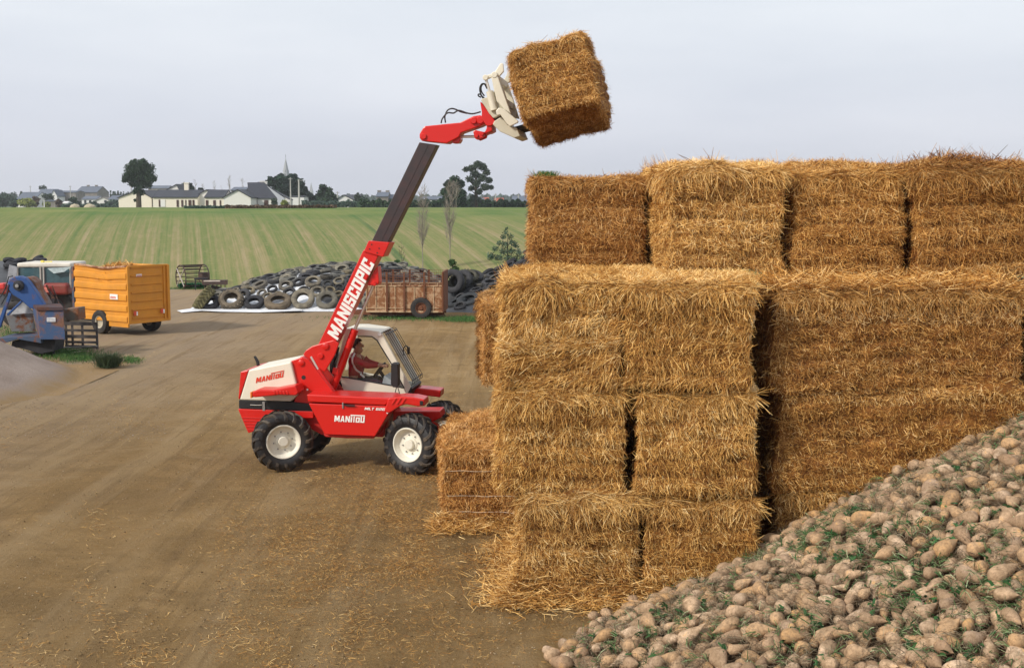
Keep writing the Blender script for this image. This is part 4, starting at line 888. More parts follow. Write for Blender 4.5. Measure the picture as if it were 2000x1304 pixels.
def put_tyre(p, fn, kind, sc=1., dust=None, label=None, tilt=None, lift=0., group='old tyres weighting the silage sheets', jit=.16, flatn=None):
    x_, y_ = p[0], p[1]; e_ = .35
    nx = -(float(fn(x_+e_, y_))-float(fn(x_-e_, y_)))/(2*e_); ny = -(float(fn(x_, y_+e_))-float(fn(x_, y_-e_)))/(2*e_)
    n = Vector((nx, ny-(.25 if y_ < 52.3 else 0), 1)) if tilt is None else Vector(tilt)
    n = (n.normalized()+Vector((random.gauss(0, jit), random.gauss(0, jit), 0))).normalized()
    me = TM[kind]; o = link('tyre', me); o.scale = (sc, sc*random.uniform(.9, 1.1), sc)
    q = n.to_track_quat('Y', 'Z') @ Matrix.Rotation(random.uniform(0, 6.28), 4, 'Y').to_quaternion()
    o.rotation_euler = q.to_euler(); z = float(fn(x_, y_))+n.z*.09*sc+lift
    if tilt is not None: z = float(fn(x_, y_))+TRr[kind]*sc*math.sqrt(max(0, 1-n.z**2))+.08*n.z
    o.location = (x_, y_, z); c = dust or random.choice(DUST); o.color = (*c, 1)
    hn = {h1: 'the long heap behind the telehandler', h2: 'the dark heap beside the straw stack', h3: 'the heap beyond the tractor'}.get(fn, ''); tag(o, label or ('%s %s tyre lying on %s' % ('pale dusty' if sum(c) > .25 else 'dark', {'car': 'small', 'van': 'medium'}.get(kind, 'large'), hn)), 'tyre', group if label else 'tyres on '+hn); tyres.append((o, x_, y_, TRr[kind]*sc)); return o
# the big ones along the foot of the long heap, from left to right
def foot(px, py, kind, sc, dust, label, ny=-.55, nx=0.):
    p = G(px, 605.5); put_tyre((p[0], p[1]+.25), lambda a, b: 0*a, kind, sc, dust, label, tilt=(nx, ny, .8), jit=.03)
foot(396, 586, 'tractor', 1.0, (.18, .16, .07), 'mossy lugged tyre leaning steeply at the left end of the tyre heap', -.1, -1.1)
foot(408, 584, 'truck', .84, (.03, .03, .036), 'black truck tyre leaning next to the mossy lugged one', -.5)
foot(450, 583, 'tractor', .95, (.20, .16, .11), 'lugged brown tyre, second large one in the front row of the heap', -.75)
foot(494, 584, 'truck', .84, (.03, .03, .036), 'smooth black truck tyre in the front row between two brown ones', -.5)
foot(541, 585, 'truck', 1.12, (.17, .13, .085), 'widest brown tyre lying low with white sheet showing in its hole', -.45)
foot(590, 578, 'truck', .95, (.24, .21, .155), 'large pale grey truck tyre standing at the foot of the heap', -1.1)
foot(637, 580, 'truck', .90, (.17, .155, .12), 'large dusty truck tyre at the foot of the heap beside the boom', -.9)
Z5 = [(415,515,110),(520,470,100),(545,390,120),(620,400,110),(655,340,110),(625,480,110),(505,530,100),(755,310,110),(730,365,110),(740,440,110),(765,480,140),(850,345,120),(885,425,170),(900,500,110),(965,535,110),(1010,460,110),(1035,390,115),(1150,425,155),(1075,510,90),(1185,500,140),(1145,350,110),(985,350,110),(1105,300,110),(1235,295,115),(1335,315,110),(1280,390,110),(1430,385,170),(1330,465,110),(1455,305,110),(1475,490,155),(1565,335,135),(1580,410,110),(1610,470,110),(1695,380,120),(1665,290,110),(1550,260,120),(1345,260,120),(930,300,120),(435,445,110),(570,320,110),(1700,445,110),(1690,515,110),(1760,330,110),(1780,285,110),(1820,400,120),(1860,330,120),(1880,440,130)]
for a, b, w_ in Z5:
    p = hit(340+a/5.263, 480+b/5.263, h1, 48, 66, 500); rr = w_/5.263/2/(F/depth(p)); k = 'car' if rr < .27 else 'van' if rr < .38 else 'truck'
    put_tyre(p, h1, k, rr/TRr[k], jit=.12)
for px, py, rr, c in ((1003, 561, .30, (.30, .26, .18)), (958, 563, .26, None), (975, 573, .28, None), (945, 579, .28, None), (915, 590, .5, (.04, .045, .05)), (893, 594, .42, (.03, .035, .04)), (982, 553, .33, None), (930, 571, .28, None), (1012, 575, .3, None), (1005, 600, .45, (.05, .055, .06)), (960, 588, .3, None), (985, 590, .3, None)):
    p = hit(px, py, h2, 46, 62, 500); k = 'car' if rr < .31 else 'van' if rr < .4 else 'truck'; put_tyre(p, h2, k, rr/TRr[k], c or (.04, .04, .045), jit=.1)
# the crowd behind them, spread until the surface is covered
def fill(fn, xr, yr, n, dmin, dust, cap):
    k = 0; tries = 0
    while k < cap and tries < n:
        tries += 1; x_, y_ = random.uniform(*xr), random.uniform(*yr)
        if float(fn(x_, y_)) < .12: continue
        r_ = random.choice([.26, .29, .29, .31, .35])
        if any((x_-a)**2+(y_-b)**2 < ((r_+c)*dmin)**2 for _, a, b, c in tyres): continue
        kk = 'car' if r_ < .33 else 'van'; put_tyre((x_, y_), fn, kk, r_/TRr[kk], random.choice(dust) if dust else None, jit=.22); k += 1
    return k
fill(h1, (-13.0, -3.2), (50.1, 60.5), 12000, .80, [(.19, .18, .15), (.26, .235, .18), (.15, .15, .14), (.06, .06, .065)], 128)
fill(h2, (-2.3, 2.3), (49.0, 56.5), 6000, .84, [(.035, .036, .042), (.05, .05, .055), (.10, .095, .085)], 50)
fill(h3, (-28, -19.3), (52.0, 60), 9000, .72, [(.035, .036, .042), (.05, .05, .06)], 60)
# a few big ones thrown down behind the rusty trailer
back = ((884, 549, .75, 'truck', (-.35, -1, .1)), (893, 552, .55, 'tractor', (-.5, -1, .2)), (902, 547, .7, 'truck', (-.3, -.8, .5)), (915, 541, .6, 'tractor', (.2, -.6, 1)), (928, 538, .55, 'truck', (.3, -.5, 1)), (922, 552, .55, 'tractor', (.4, -.8, .6)), (905, 562, .5, 'truck', (.1, -1, .5)))
for i, (px, py, rr, k, n) in enumerate(back):
    p = at(px, py, 52+i*.35); o = link('tyre', TM[k]); rr *= .68; o.scale = [rr/TRr[k]]*3; o.location = tuple(p); o.rotation_euler = Vector(n).to_track_quat('Y', 'Z').to_euler(); o.color = (.09, .085, .06, 1) if i % 2 else (.05, .05, .055, 1)
    tag(o, 'big worn tractor tyre in the jumble between the rusty trailer and the stack', 'tyre', 'big tyres jumbled behind the rusty trailer')
def h4(X_, Y_):
    a, b = at(905, 560, 53.5)[:2]; return np.clip(1.5-np.sqrt(((X_-a)/1.5)**2+((Y_-b)/1.8)**2)*1.35, 0, 1.2)
a, b = at(905, 560, 53.5)[:2]
heap('plastic_sheet', 'dark sheeting under the jumble of big tyres behind the rusty trailer', np.linspace(a-2, a+2, 24), np.linspace(b-2.2, b+2.2, 24), h4, DSHEET)

# ------------------------------------------------------------------ trailers
YEL = paint('yellow_paint', (.66, .27, .022), .5, .35, (.24, .11, .03), .4, 2.)
YELD = rusty('yellow_inside', (.45, .2, .03), amt=.5)
def road_wheel(parent, p, r, w_, rimmat, rot=0., hub=.5, name='wheel'):
    e_ = empty(name, p, rot); e_.parent = parent; h = w_/2
    MB().lathe([(r*.52, -h*.8), (r*.75, -h), (r*.95, -h*.85), (r, -h*.55), (r, h*.55), (r*.95, h*.85), (r*.75, h), (r*.52, h*.8)], 36).build('tyre', RUBBER, e_, smooth=True)
    MB().lathe([(r*.53, -h*.8), (r*.46, -h*.7), (r*.42, -h*.2), (r*.2, -h*.25), (r*.16, -h*.6), (.001, -h*.6)], 24).build('rim', rimmat, e_, smooth=38)
    MB().lathe([(r*.53, h*.8), (r*.46, h*.7), (r*.42, h*.2), (.001, h*.25)], 24).build('rim', rimmat, e_, smooth=38)
    return e_
ya = R(55); yc = at(252, 629, 40.2); gz = 0
yt = empty('farm_trailer', (yc[0], yc[1], 0), ya)         # local x: along the rear face, local y: forward along the side
tag(yt, 'yellow ribbed farm trailer with a dented side, parked behind the tractor', 'trailer')
W_, L_, z0_, z1_ = 1.62, 2.75, float(yc[2]), float(at(252, 521.5, 40.2)[2])
m = MB(); H_ = z1_-z0_; t = .03
def dent(y, z): return .075*math.exp(-((y-L_*.45)/.8)**2)*max(0, (z-z0_)/H_)**1.5
def panel(x_, nrib, flip, rib=.045):
    vs = []; fs = []; ny, nz_ = 28, 40
    for i in range(ny+1):
        for j in range(nz_+1):
            y = L_*i/ny; z = z0_+H_*j/nz_; zz = z-1.1*dent(y, z)*(1 if flip < 0 else 0)
            rr = rib*(1 if (j*nrib/nz_) % 1 < .5 else 0)
            vs.append((x_+flip*rr-flip*dent(y, z)*1.2*(1 if flip < 0 else 0), y, zz))
    for i in range(ny):
        for j in range(nz_): a_ = i*(nz_+1)+j; fs.append((a_, a_+1, a_+nz_+2, a_+nz_+1))
    return MB().add(vs, fs)
sd = panel(0, 5, -1).build('side_panel', YEL, yt); s_ = sd.modifiers.new('t', 'SOLIDIFY'); s_.thickness = .04
sd = panel(W_, 5, 1).build('side_panel', YEL, yt); s_ = sd.modifiers.new('t', 'SOLIDIFY'); s_.thickness = .04
m = MB(); m.box((W_/2, .02, z0_+H_/2), (W_-.06, .03, H_))
m.build('rear_door', YEL, yt, bevel=.006)
m = MB()
for j in range(7): m.prism([(.12, z0_+.1+j*(H_-.15)/6), (W_-.22, z0_+.1+j*(H_-.15)/6), (W_-.22, z0_+.14+j*(H_-.15)/6), (.12, z0_+.14+j*(H_-.15)/6)], -.035, .006)
m.build('door_ribs', YEL, yt, bevel=.004)
m = MB()
for x_ in (0.0, W_): m.box((x_, -.02, z0_+H_/2-.02), (.10, .08, H_+.08))
m.box((W_-.16, -.015, z0_+H_/2), (.05, .05, H_)); m.box((W_/2, -.01, z0_+H_+.01), (W_, .07, .06)); m.box((W_/2, -.01, z0_-.03), (W_, .08, .08))
m.build('door_frame', YEL, yt, bevel=.006)
m = MB(); m.box((W_/2, L_, z0_+H_*.45), (W_, .04, H_*.9)); m.box((W_/2, L_/2, z0_+.03), (W_-.1, L_-.1, .05)); m.build('trailer_floor', YELD, yt)
m = MB(); m.tube([(-.03, y, z1_-1.1*dent(y, z1_)+.02) for y in np.linspace(0, L_, 16)], .035, 8); m.build('top_rail', rusty('bent_rail', (.45, .28, .18), amt=.5), yt, smooth=True)
m = MB(); m.box((-.02, L_+.12, z0_+H_*.5), (.06, .12, H_*.92)); m.box((.25, L_+.30, z0_+H_*.45), (.06, .45, H_*.75)); m.build('front_frame', rusty('blue_frame', (.05, .07, .11), amt=.45), yt, bevel=.01)
m = MB(); m.prism([(-.04, z0_+.05), (-.04, z0_-.18), (.02, z0_-.18), (.02, z0_+.05)], 0, L_*.36); m.build('side_skirt', YEL, yt)
m = MB(); m.box((W_/2, L_/2+.5, z0_-.08), (W_*.5, L_, .08)); m.tube([(.05, L_*.5, .40), (W_-.05, L_*.5, .40)], .05, 10); m.box((W_/2, L_*.5, .47), (.8, .12, .15)); m.build('chassis', BLACK, yt)
YR = flat('dirty_rim', (.40, .36, .28), .6)
road_wheel(yt, (.0, L_*.52, .39), .40, .28, YR, R(90)); road_wheel(yt, (W_-.12, .75, .39), .40, .30, YR, R(90))
for x_ in (.22, W_-.30):
    m = MB(); m.box((x_, -.07, z0_+.28), (.14, .04, .14)); tl_ = m.build('tail_light', flat('red_lens', (.70, .10, .05), .3), yt, bevel=.01)
    m = MB(); m.box((x_+.045, -.092, z0_+.27), (.05, .006, .13)); m.build('light_edge', WHITE, tl_)
m = MB(); m.box((-.09, .62, z0_+H_*.45), (.02, .40, .17)); pl = m.build('nameplate', WHITE, yt)
m = MB(); m.box((.42, -.05, z0_+H_*.84), (.22, .01, .08)); pl2 = m.build('number_plate', WHITE, yt)
for par_, org, ax, n_ in ((pl, (-.102, .79, z0_+H_*.415), -1, 5), (pl2, (.33, -.057, z0_+H_*.82), 1, 6)):
    m = MB()
    for i in range(n_):
        for (a_, b_, c_, d_) in ((0, 0, .25, 1), (.75, 0, 1, 1), (.25, .8 if i % 2 else .4, .75, 1 if i % 2 else .6)):
            s = .045 if n_ == 5 else .025; hh = .08 if n_ == 5 else .045
            if ax < 0: m.box((org[0], org[1]-i*s*1.3-(a_+c_)/2*s, org[2]+(b_+d_)/2*hh), (.004, (c_-a_)*s, (d_-b_)*hh))
            else: m.box((org[0]+i*s*1.3+(a_+c_)/2*s, org[1], org[2]+(b_+d_)/2*hh), ((c_-a_)*s, .004, (d_-b_)*hh))
    m.build('plate_lettering', REDL, par_)
# straw load inside
n = 5200; P = np.stack([rng.uniform(.1, W_-.1, n), rng.uniform(.3, L_-.2, n), np.zeros(n)], 1)
P[:, 2] = z1_+.02-1.1*((P[:, 0]-W_*.55)**2)*.5-.35*((P[:, 1]-L_*.55)**2)-rng.uniform(0, .3, n)*rng.random(n)
ca, sa = math.cos(ya), math.sin(ya); P2 = np.stack([yc[0]+P[:, 0]*ca-P[:, 1]*sa, yc[1]+P[:, 0]*sa+P[:, 1]*ca, P[:, 2]], 1)
o = loose('straw_load', 'straw heaped inside the yellow trailer', P2, None, 0, (.08, .3), (.01, .025), .3, .9, (1, .9, .75), .06, .4)

# rusty trailer ----------------------------------------------------------------
rt0 = at(716, 608, 46.3); rt = empty('cattle_trailer', (float(rt0[0]), 46.3, 0), R(-2)); tag(rt, 'rusty brown trailer with mesh upper sides and one wheel showing', 'trailer')
def rl(px, py): p = at(px, py, 46.3); return float(p[0]-rt0[0]), float(p[2])
RU = rusty('rusty_panel', (.42, .27, .16), (.20, .085, .035), .62, scale=4.); RU2 = rusty('rusty_frame', (.16, .06, .03), (.13, .05, .025), .7)
x1_, zb = rl(866, 608); _, zt_ = rl(780, 558); _, zm_ = rl(780, 531); Wt = 1.7
for nm_, y in (('side_panel', 0), ('side_panel', Wt)):
    m = MB(); m.box((x1_/2, y, (zb+zt_)/2), (x1_, .03, zt_-zb)); sp_o = m.build(nm_, RU, rt)
    m = MB()
    for k in range(9): m.box((x1_*k/8, y-.025, (zb+zt_)/2), (.03, .03, zt_-zb))
    m.box((x1_/2, y-.025, zt_), (x1_, .04, .035)); m.box((x1_/2, y-.025, zb), (x1_, .05, .06)); m.box((x1_/2, y-.025, zb+.13), (x1_, .03, .02)); m.build('panel_ribs', rusty('pale_edge', (.50, .36, .22), amt=.35), sp_o)
for y in (-.06, Wt+.06):
    for px in (756, 790, 829, 865):
        m = MB(); x_, _ = rl(px, 560); m.box((x_, y, (zb+zm_)/2), (.06, .05, zm_-zb)); m.build('post', RU2, rt)
for y in (-.02, Wt+.02):
    m = MB()
    for k in range(6): z = zt_+.02+(zm_-zt_-.04)*k/5; m.tube([(0, y, z), (x1_, y, z)], .007 if k else .012, 4)
    for k in range(36): x_ = x1_*k/35; m.tube([(x_, y, zt_), (x_, y, zm_)], .005, 4)
    m.build('wire_mesh', RU2, rt)
m = MB(); m.box((x1_, Wt/2, (zb+zm_)/2), (.07, Wt, zm_-zb+.03)); m.build('tailboard', RU2, rt); m = MB(); m.box((0, Wt/2, (zb+zt_)/2), (.04, Wt, zt_-zb)); m.build('front_board', RU, rt)
m = MB(); m.box((x1_/2, Wt/2, zb-.02), (x1_, Wt, .05)); m.box((x1_/2-.3, .4, zb-.10), (x1_+.6, .08, .12)); m.box((x1_/2-.3, Wt-.4, zb-.10), (x1_+.6, .08, .12)); m.box((-.55, Wt/2, zb-.08), (1.0, .12, .08)); m.build('chassis', RU2, rt)
wx, wz = rl(823, 607); road_wheel(rt, (wx, -.02, .40), .40, .24, RU2); road_wheel(rt, (wx+.05, Wt, .40), .40, .24, RU2)
m = MB(); jx, jz = rl(712, 605); m.tube([(jx-.1, Wt/2, zb), (jx-.1, Wt/2, .12)], .03, 8); m.lathe([(.11, -.04), (.11, .04), (.03, .05), (.03, -.05)], 16, Matrix.Translation((jx-.1, Wt/2, .11)), close=True); m.build('jockey_wheel', BLACK, rt)

DKR = flat('dark_rim', (.05, .02, .02), .6)
# tractor ------------------------------------------------------------------------
def TP(px, py, Y=44.): return at(px, py, Y)
trc = at(90, 600, 44.5); tr = empty('tractor', (float(trc[0]), 44.5, 0), 0.); tag(tr, 'dark red tractor with a white-roofed glass cab, coupled in front of the yellow trailer', 'tractor')
def tl(px, py, Y=44.): p = at(px, py, Y); return (float(p[0]-trc[0]), float(Y-44.5), float(p[2]))
TRD = paint('tractor_red', (.22, .012, .012), .4, .4)
def boxpx(mb, a, b, Y0, Y1): p, q = tl(*a, Y0), tl(*b, Y0); return mb.box(((p[0]+q[0])/2, (Y0+Y1)/2-44.5, (p[2]+q[2])/2), (abs(q[0]-p[0]), Y1-Y0, abs(p[2]-q[2])))
m = MB(); boxpx(m, (33, 522), (138, 513.5), 43.6, 45.2); rf = m.build('roof', paint('white_roof', (.70, .66, .58), .5, .35), tr, bevel=.05, seg=3)
m = MB(); p = tl(88, 513, 44.2); m.lathe([(.001, 0)], 4) if 0 else m.tube([(p[0]-.15, p[1], p[2]), (p[0]+.25, p[1], p[2]+.02)], .04, 8); p = tl(83, 511, 44); m.box(p, (.10, .1, .09)); m.build('beacon', flat('amber_beacon', (.75, .6, .12), .3), rf)
GF = paint('grey_frame', (.45, .43, .40), .5, .4)
for px, yy in ((34, 43.62), (79, 43.62), (85, 43.62), (137, 43.62), (36, 45.15), (138, 45.15)):
    m = MB(); a_, b_ = tl(px, 521, yy), tl(px+1, 562, yy); m.tube([a_, b_], .035, 6); m.build('cab_post', GF, tr)
m = MB(); a_, b_, c_, d_ = tl(36, 523, 43.65), tl(136, 523, 43.65), tl(136, 562, 43.65), tl(36, 562, 43.65); m.add([a_, b_, c_, d_], [(0, 1, 2, 3)]); m.build('cab_window', flat('blue_glass', (.05, .10, .12), .08, .6), tr)
m = MB(); a_, b_, c_ = tl(92, 524, 43.5), tl(140, 521, 43.5), tl(105, 534, 43.5); d_ = tl(125, 531, 43.5); m.add([a_, b_, d_, c_], [(0, 1, 2, 3)]); m.build('open_window', flat('pale_glass', (.42, .50, .52), .15, .5), tr)
m = MB(); boxpx(m, (84, 576), (132, 553), 43.4, 45.2); m.build('body', TRD, tr, bevel=.1, seg=3)
m = MB(); boxpx(m, (89, 556), (103, 543), 43.7, 44.2); m.build('seat', BLACK, tr, bevel=.05)
m = MB(); boxpx(m, (83, 571), (95, 561), 43.3, 43.38); m.build('rear_light', flat('red_white_lens', (.60, .18, .14), .35), tr, bevel=.01)
m = MB(); boxpx(m, (70, 610), (140, 575), 43.8, 45.); boxpx(m, (20, 590), (80, 562), 44, 44.9); m.build('transmission', BLACK, tr, bevel=.05)
m = MB(); boxpx(m, (-22, 575), (16, 556), 44.0, 45.0); m.build('hood', TRD, tr, bevel=.08, seg=3)
m = MB(); boxpx(m, (-5, 565), (8, 553), 43.2, 43.6); m.build('mudguard', paint('bright_red', (.6, .03, .03), .4, .2), tr, bevel=.05)
for px, py, r_, yy in ((112, 590, .66, 43.9), (30, 600, .45, 43.3), (124, 588, .66, 45.6)):
    p = tl(px, 600, yy); road_wheel(tr, (p[0], yy-44.5, r_-.01), r_, .4, DKR)
m = MB(); a_ = tl(17, 516, 42.9); b_ = tl(33, 560, 42.9); m.add([tl(18, 517, 42.9), tl(33, 521, 42.9), tl(32, 556, 42.9), tl(12, 556, 42.9)], [(0, 1, 2, 3)]); o = m.build('engine_cover', flat('grey_panel', (.27, .28, .31), .5), tr); s_ = o.modifiers.new('t', 'SOLIDIFY'); s_.thickness = .04

RB0 = rusty('machine_iron', (.06, .045, .045), amt=.4)
# blue machine -------------------------------------------------------------------
BLU = rusty('blue_paint', (.03, .08, .235), (.12, .06, .04), .22, .5, 2.5); BLUP = rusty('faded_blue', (.045, .085, .18), (.15, .075, .05), .42, .6, 2.2); DK = flat('dark_iron', (.03, .03, .035), .7)
BY = 35.6; bmx = at(90, 690, BY); bm_ = empty('elevator_machine', (float(bmx[0]), BY, 0), 0); tag(bm_, 'blue farm elevator with a rounded chain guard and a rusty square hopper box', 'farm machine')
def bl_(px, py, Y=BY): p = at(px, py, Y); return (float(p[0]-bmx[0]), float(Y-BY), float(p[2]))
def bp(name, poly, Y0, Y1, mat, parent=None, bevel=.01):
    m = MB(); pts = [(bl_(a, b, Y0)[0], bl_(a, b, Y0)[2]) for a, b in poly]; m.prism(pts, Y0-BY, Y1-BY); return m.build(name, mat, parent or bm_, bevel=bevel)
def z4(*p): return [(a/5.929, 500+b/5.927) for a, b in p]
gd = bp('chain_guard', z4((88, 300), (110, 262), (160, 236), (230, 232), (290, 255), (330, 300), (430, 440), (520, 590), (500, 612), (400, 622), (340, 600), (230, 500), (150, 452), (105, 400), (86, 350)), 34.9, 35.15, BLU, bevel=.03)
m = MB(); p = bl_(*z4((213, 342))[0], 34.85); m.lathe([(.001, -.10), (.06, -.10), (.07, -.05), (.14, -.04), (.15, .0), (.15, .08), (.001, .08)], 24, Matrix.Translation(p)); m.build('pulley_hub', DK, gd, smooth=True)
m = MB(); m.lathe([(.001, -.12), (.05, -.12), (.05, -.09), (.001, -.09)], 16, Matrix.Translation(p)); m.build('hub_cap', STEEL, gd, smooth=True)
bp('elevator_trough', z4((300, 240), (350, 250), (410, 300), (440, 400), (560, 600), (520, 612), (420, 430), (330, 300)), 35.2, 35.7, rusty('rust_trough', (.18, .14, .13), amt=.55), gd)
bp('support_leg', z4((98, 420), (130, 440), (60, 640), (0, 830), (-30, 830), (-10, 720), (70, 520)), 34.9, 35.0, BLU)
bp('frame_bar', z4((240, 515), (255, 530), (90, 690), (72, 675)), 34.95, 35.05, BLU)
# tapered hopper box
a_ = [bl_(*q, 34.2) for q in z4((388, 640), (745, 610), (752, 965), (452, 972))]
def taper(name, top, bot, mat, par=None, bevel=.012):
    m = MB(); m.add(top+bot, [(0, 1, 2, 3), (7, 6, 5, 4)]+[(i, (i+1) % 4, (i+1) % 4+4, i+4) for i in range(4)]); return m.build(name, mat, par or bm_, bevel=bevel)
zT, zB = bl_(450, 608, 34.2)[2], bl_(100, 663, 34.2)[2]
def L2(px, Y, z): p = at(px, 640, Y); return (float(p[0]-bmx[0]), Y-BY, z)
zT = bl_(100, 606, 34.2)[2]
hb_ = taper('hopper_box', [L2(74, 34.2, zT), L2(125, 34.2, zT), L2(120, 35.3, zT), L2(64.5, 35.2, zT)], [L2(78.5, 34.2, zB), L2(126.5, 34.2, zB), L2(121, 35.3, zB), L2(73, 35.2, zB)], BLUP)
taper('hopper_rim', [L2(73, 34.15, zT+.10), L2(125.5, 34.15, zT+.10), L2(120, 35.35, zT+.10), L2(64, 35.25, zT+.10)], [L2(73, 34.15, zT), L2(125.5, 34.15, zT), L2(120, 35.35, zT), L2(64, 35.25, zT)], rusty('rust_rim', (.07, .045, .05), (.08, .035, .025), amt=.4), hb_)
m = MB(); p = bl_(100, 624, 34.18); m.box(p, (.24, .02, .12)); npl = m.build('nameplate', flat('pale_plate', (.62, .62, .64), .5), hb_)
m = MB()
for j in range(2):
    for i in range(5): m.box((p[0]-.085+i*.042, p[1]-.013, p[2]+.02-j*.045), (.028, .003, .02))
m.build('plate_marks', flat('grey_marks', (.25, .25, .27), .6), npl)
taper('trough', [L2(12, 35.4, bl_(40, 615, 35.4)[2]), L2(66, 35.4, bl_(40, 612, 35.4)[2]), L2(66, 36.6, bl_(40, 612, 35.4)[2]), L2(14, 36.6, bl_(40, 612, 35.4)[2])], [L2(22, 35.5, bl_(40, 648, 35.4)[2]), L2(70, 35.5, bl_(40, 648, 35.4)[2]), L2(68, 36.3, bl_(40, 648, 35.4)[2]), L2(24, 36.3, bl_(40, 648, 35.4)[2])], rusty('grey_trough', (.20, .205, .21), amt=.35))
bp('pale_cover', z4((105, 672), (255, 528), (330, 590), (385, 660)), 35.3, 35.38, flat('pale_sheet', (.45, .46, .48), .6, var=.3))
bp('rear_bin', z4((735, 615), (900, 600), (912, 740), (800, 745), (745, 700)), 35.0, 35.6, rusty('grey_bin', (.13, .12, .10), amt=.5))
bp('base_frame', z4((-60, 955), (200, 935), (460, 915), (480, 1010), (200, 960), (60, 1005), (-60, 1010)), 34.6, 36.0, rusty('blue_base', (.06, .09, .15), amt=.3))
bp('gearbox', z4((455, 970), (640, 968), (620, 1100), (470, 1130), (330, 1090), (130, 1040), (140, 985), (300, 950)), 34.8, 35.6, DK)
for px in (104, 82, 30): m = MB(); m.tube([bl_(px, 665, 35.0), (bl_(px, 665, 35.0)[0], -.6, .0)], .035, 6); m.build('leg', DK, bm_)
m = MB(); m.tube([bl_(*z4(q)[0], 35.0) for q in ((0, 480), (60, 380), (85, 300), (100, 240), (150, 232))], .018, 6); m.tube([bl_(*z4(q)[0], 34.9) for q in ((15, 560), (75, 450), (105, 330))], .02, 6); m.build('chain', DK, bm_)
m = MB()
for k in range(9):
    a_ = bl_(52+k*6+random.uniform(-3, 3), 560+random.uniform(-4, 12), 35.9); b_ = bl_(58+k*7+random.uniform(-6, 6), 600+random.uniform(-6, 10), 35.5); m.tube([a_, ((a_[0]+b_[0])/2+random.gauss(0, .08), a_[1], (a_[2]+b_[2])/2), b_], random.choice((.02, .03, .05)), 6)
m.build('drive_shafts', RB0, bm_)
# junk around it
def junk(name, label, cat, Y, bits, mat):
    m = MB(); c = at(*bits[0][0], Y); e_ = (float(c[0]), Y, 0)
    for a, b, w_ in bits: p, q = at(*a, Y), at(*b, Y); m.box(((p[0]+q[0])/2-e_[0], 0, max(.02, (p[2]+q[2])/2)), (math.dist(p, q), w_, .06), Matrix.Rotation(-math.atan2(q[2]-p[2], q[0]-p[0]), 3, 'Y'))
    return tag(m.build(name, mat, None, loc=e_), label, cat)
WD = flat('weathered_wood', (.075, .065, .065), .85, var=.4)
pr = empty('wooden_rack', tuple(G(160, 681)), R(-8)); tag(pr, 'dark weathered slatted rack standing beside the blue hopper', 'rack')
pc = G(160, 681); mx_ = .0
for i, (py) in enumerate((632, 645, 657, 668, 677)):
    m = MB(); z = float(at(160, py, pc[1])[2]); m.box((0, 0, z), (1.05, .03, .10 if i % 2 == 0 else .07)); m.build('slat', WD, pr)
for x_ in (-.50, -.30, .02, .48): m = MB(); m.box((x_, .03, .38), (.06, .04, .76)); m.build('post', WD, pr)
m = MB(); m.box((.05, -.35, .10), (1.2, .10, .03), Matrix.Rotation(R(-4), 3, 'Y')); m.build('fallen_rail', STEEL, pr)
for i, (px, py, l, a) in enumerate(((140, 685, .55, 12), (163, 688, .4, -25), (150, 690, .3, 40), (176, 684, .35, -10))):
    p = G(px, py); m = MB(); m.box((0, 0, 0), (l, .05, .04)); o = m.build('broken_stick', flat('stick_wood', (.30, .24, .18), .8, var=.2), None, loc=(p[0], p[1], .03), rot=(0, R(-6), R(a))); tag(o, 'broken grey stick lying in the grass below the slatted rack', 'stick', 'sticks in the grass below the rack')
# cage wheel and implements at the field edge
cg = G(358, 563); ce_ = empty('cage_wheel', (cg[0], cg[1]-.4, 0), R(-52)); tag(ce_, 'rusty barred cage drum lying at the edge of the field', 'cage roller')
Rc = .62; RB = rusty('rust_bars', (.07, .05, .045), (.08, .04, .03), amt=.4)
for y in (0, 1.25): m = MB(); m.tube([(Rc*math.cos(a), y, Rc*.92+Rc*math.sin(a)) for a in np.linspace(0, 6.283, 33)], .03, 6, False); m.build('hoop', RB, ce_, smooth=True)
m = MB()
for k in range(18): a = 6.283*k/18; m.box((Rc*math.cos(a), .62, Rc*.92+Rc*math.sin(a)), (.025, 1.3, .045))
m.build('bars', RB, ce_)
m = MB()
for a in (.75, 2.35): m.tube([(-Rc*math.cos(a), -.02, Rc*.92-Rc*math.sin(a)), (Rc*math.cos(a), -.02, Rc*.92+Rc*math.sin(a))], .03, 6)
m.build('spokes', flat('pale_pole', (.40, .35, .32), .7), ce_)
m = MB(); m.box((.1, 1.2, .6), (.5, .4, .4)); m.build('frame', RB, ce_)
ip = G(420, 566); im = empty('rusty_implement', (ip[0], ip[1], 0), R(5)); tag(im, 'low rusty implement behind the left end of the long tyre heap', 'farm implement')
m = MB(); m.box((0, 0, .38), (1.2, .5, .22)); m.build('frame', RB, im); m = MB(); m.box((-.1, -.27, .46), (.8, .03, .06)); m.build('pale_strip', flat('pale_strip', (.55, .48, .42), .7), im)
m = MB(); m.tube([(-1.0, 0, .55), (-.35, 0, .58)], .04, 6); m.tube([(-.95, 0, .55), (-.95, 0, 0)], .03, 6); m.tube([(-.5, 0, .55), (-.5, 0, 0)], .03, 6); m.build('drawbar', DK, im)
for k in range(6): m = MB(); m.tube([(-.5+k*.2, 0, .30), (-.5+k*.2, -.05, 0)], .025, 6); m.build('tine', RB, im)
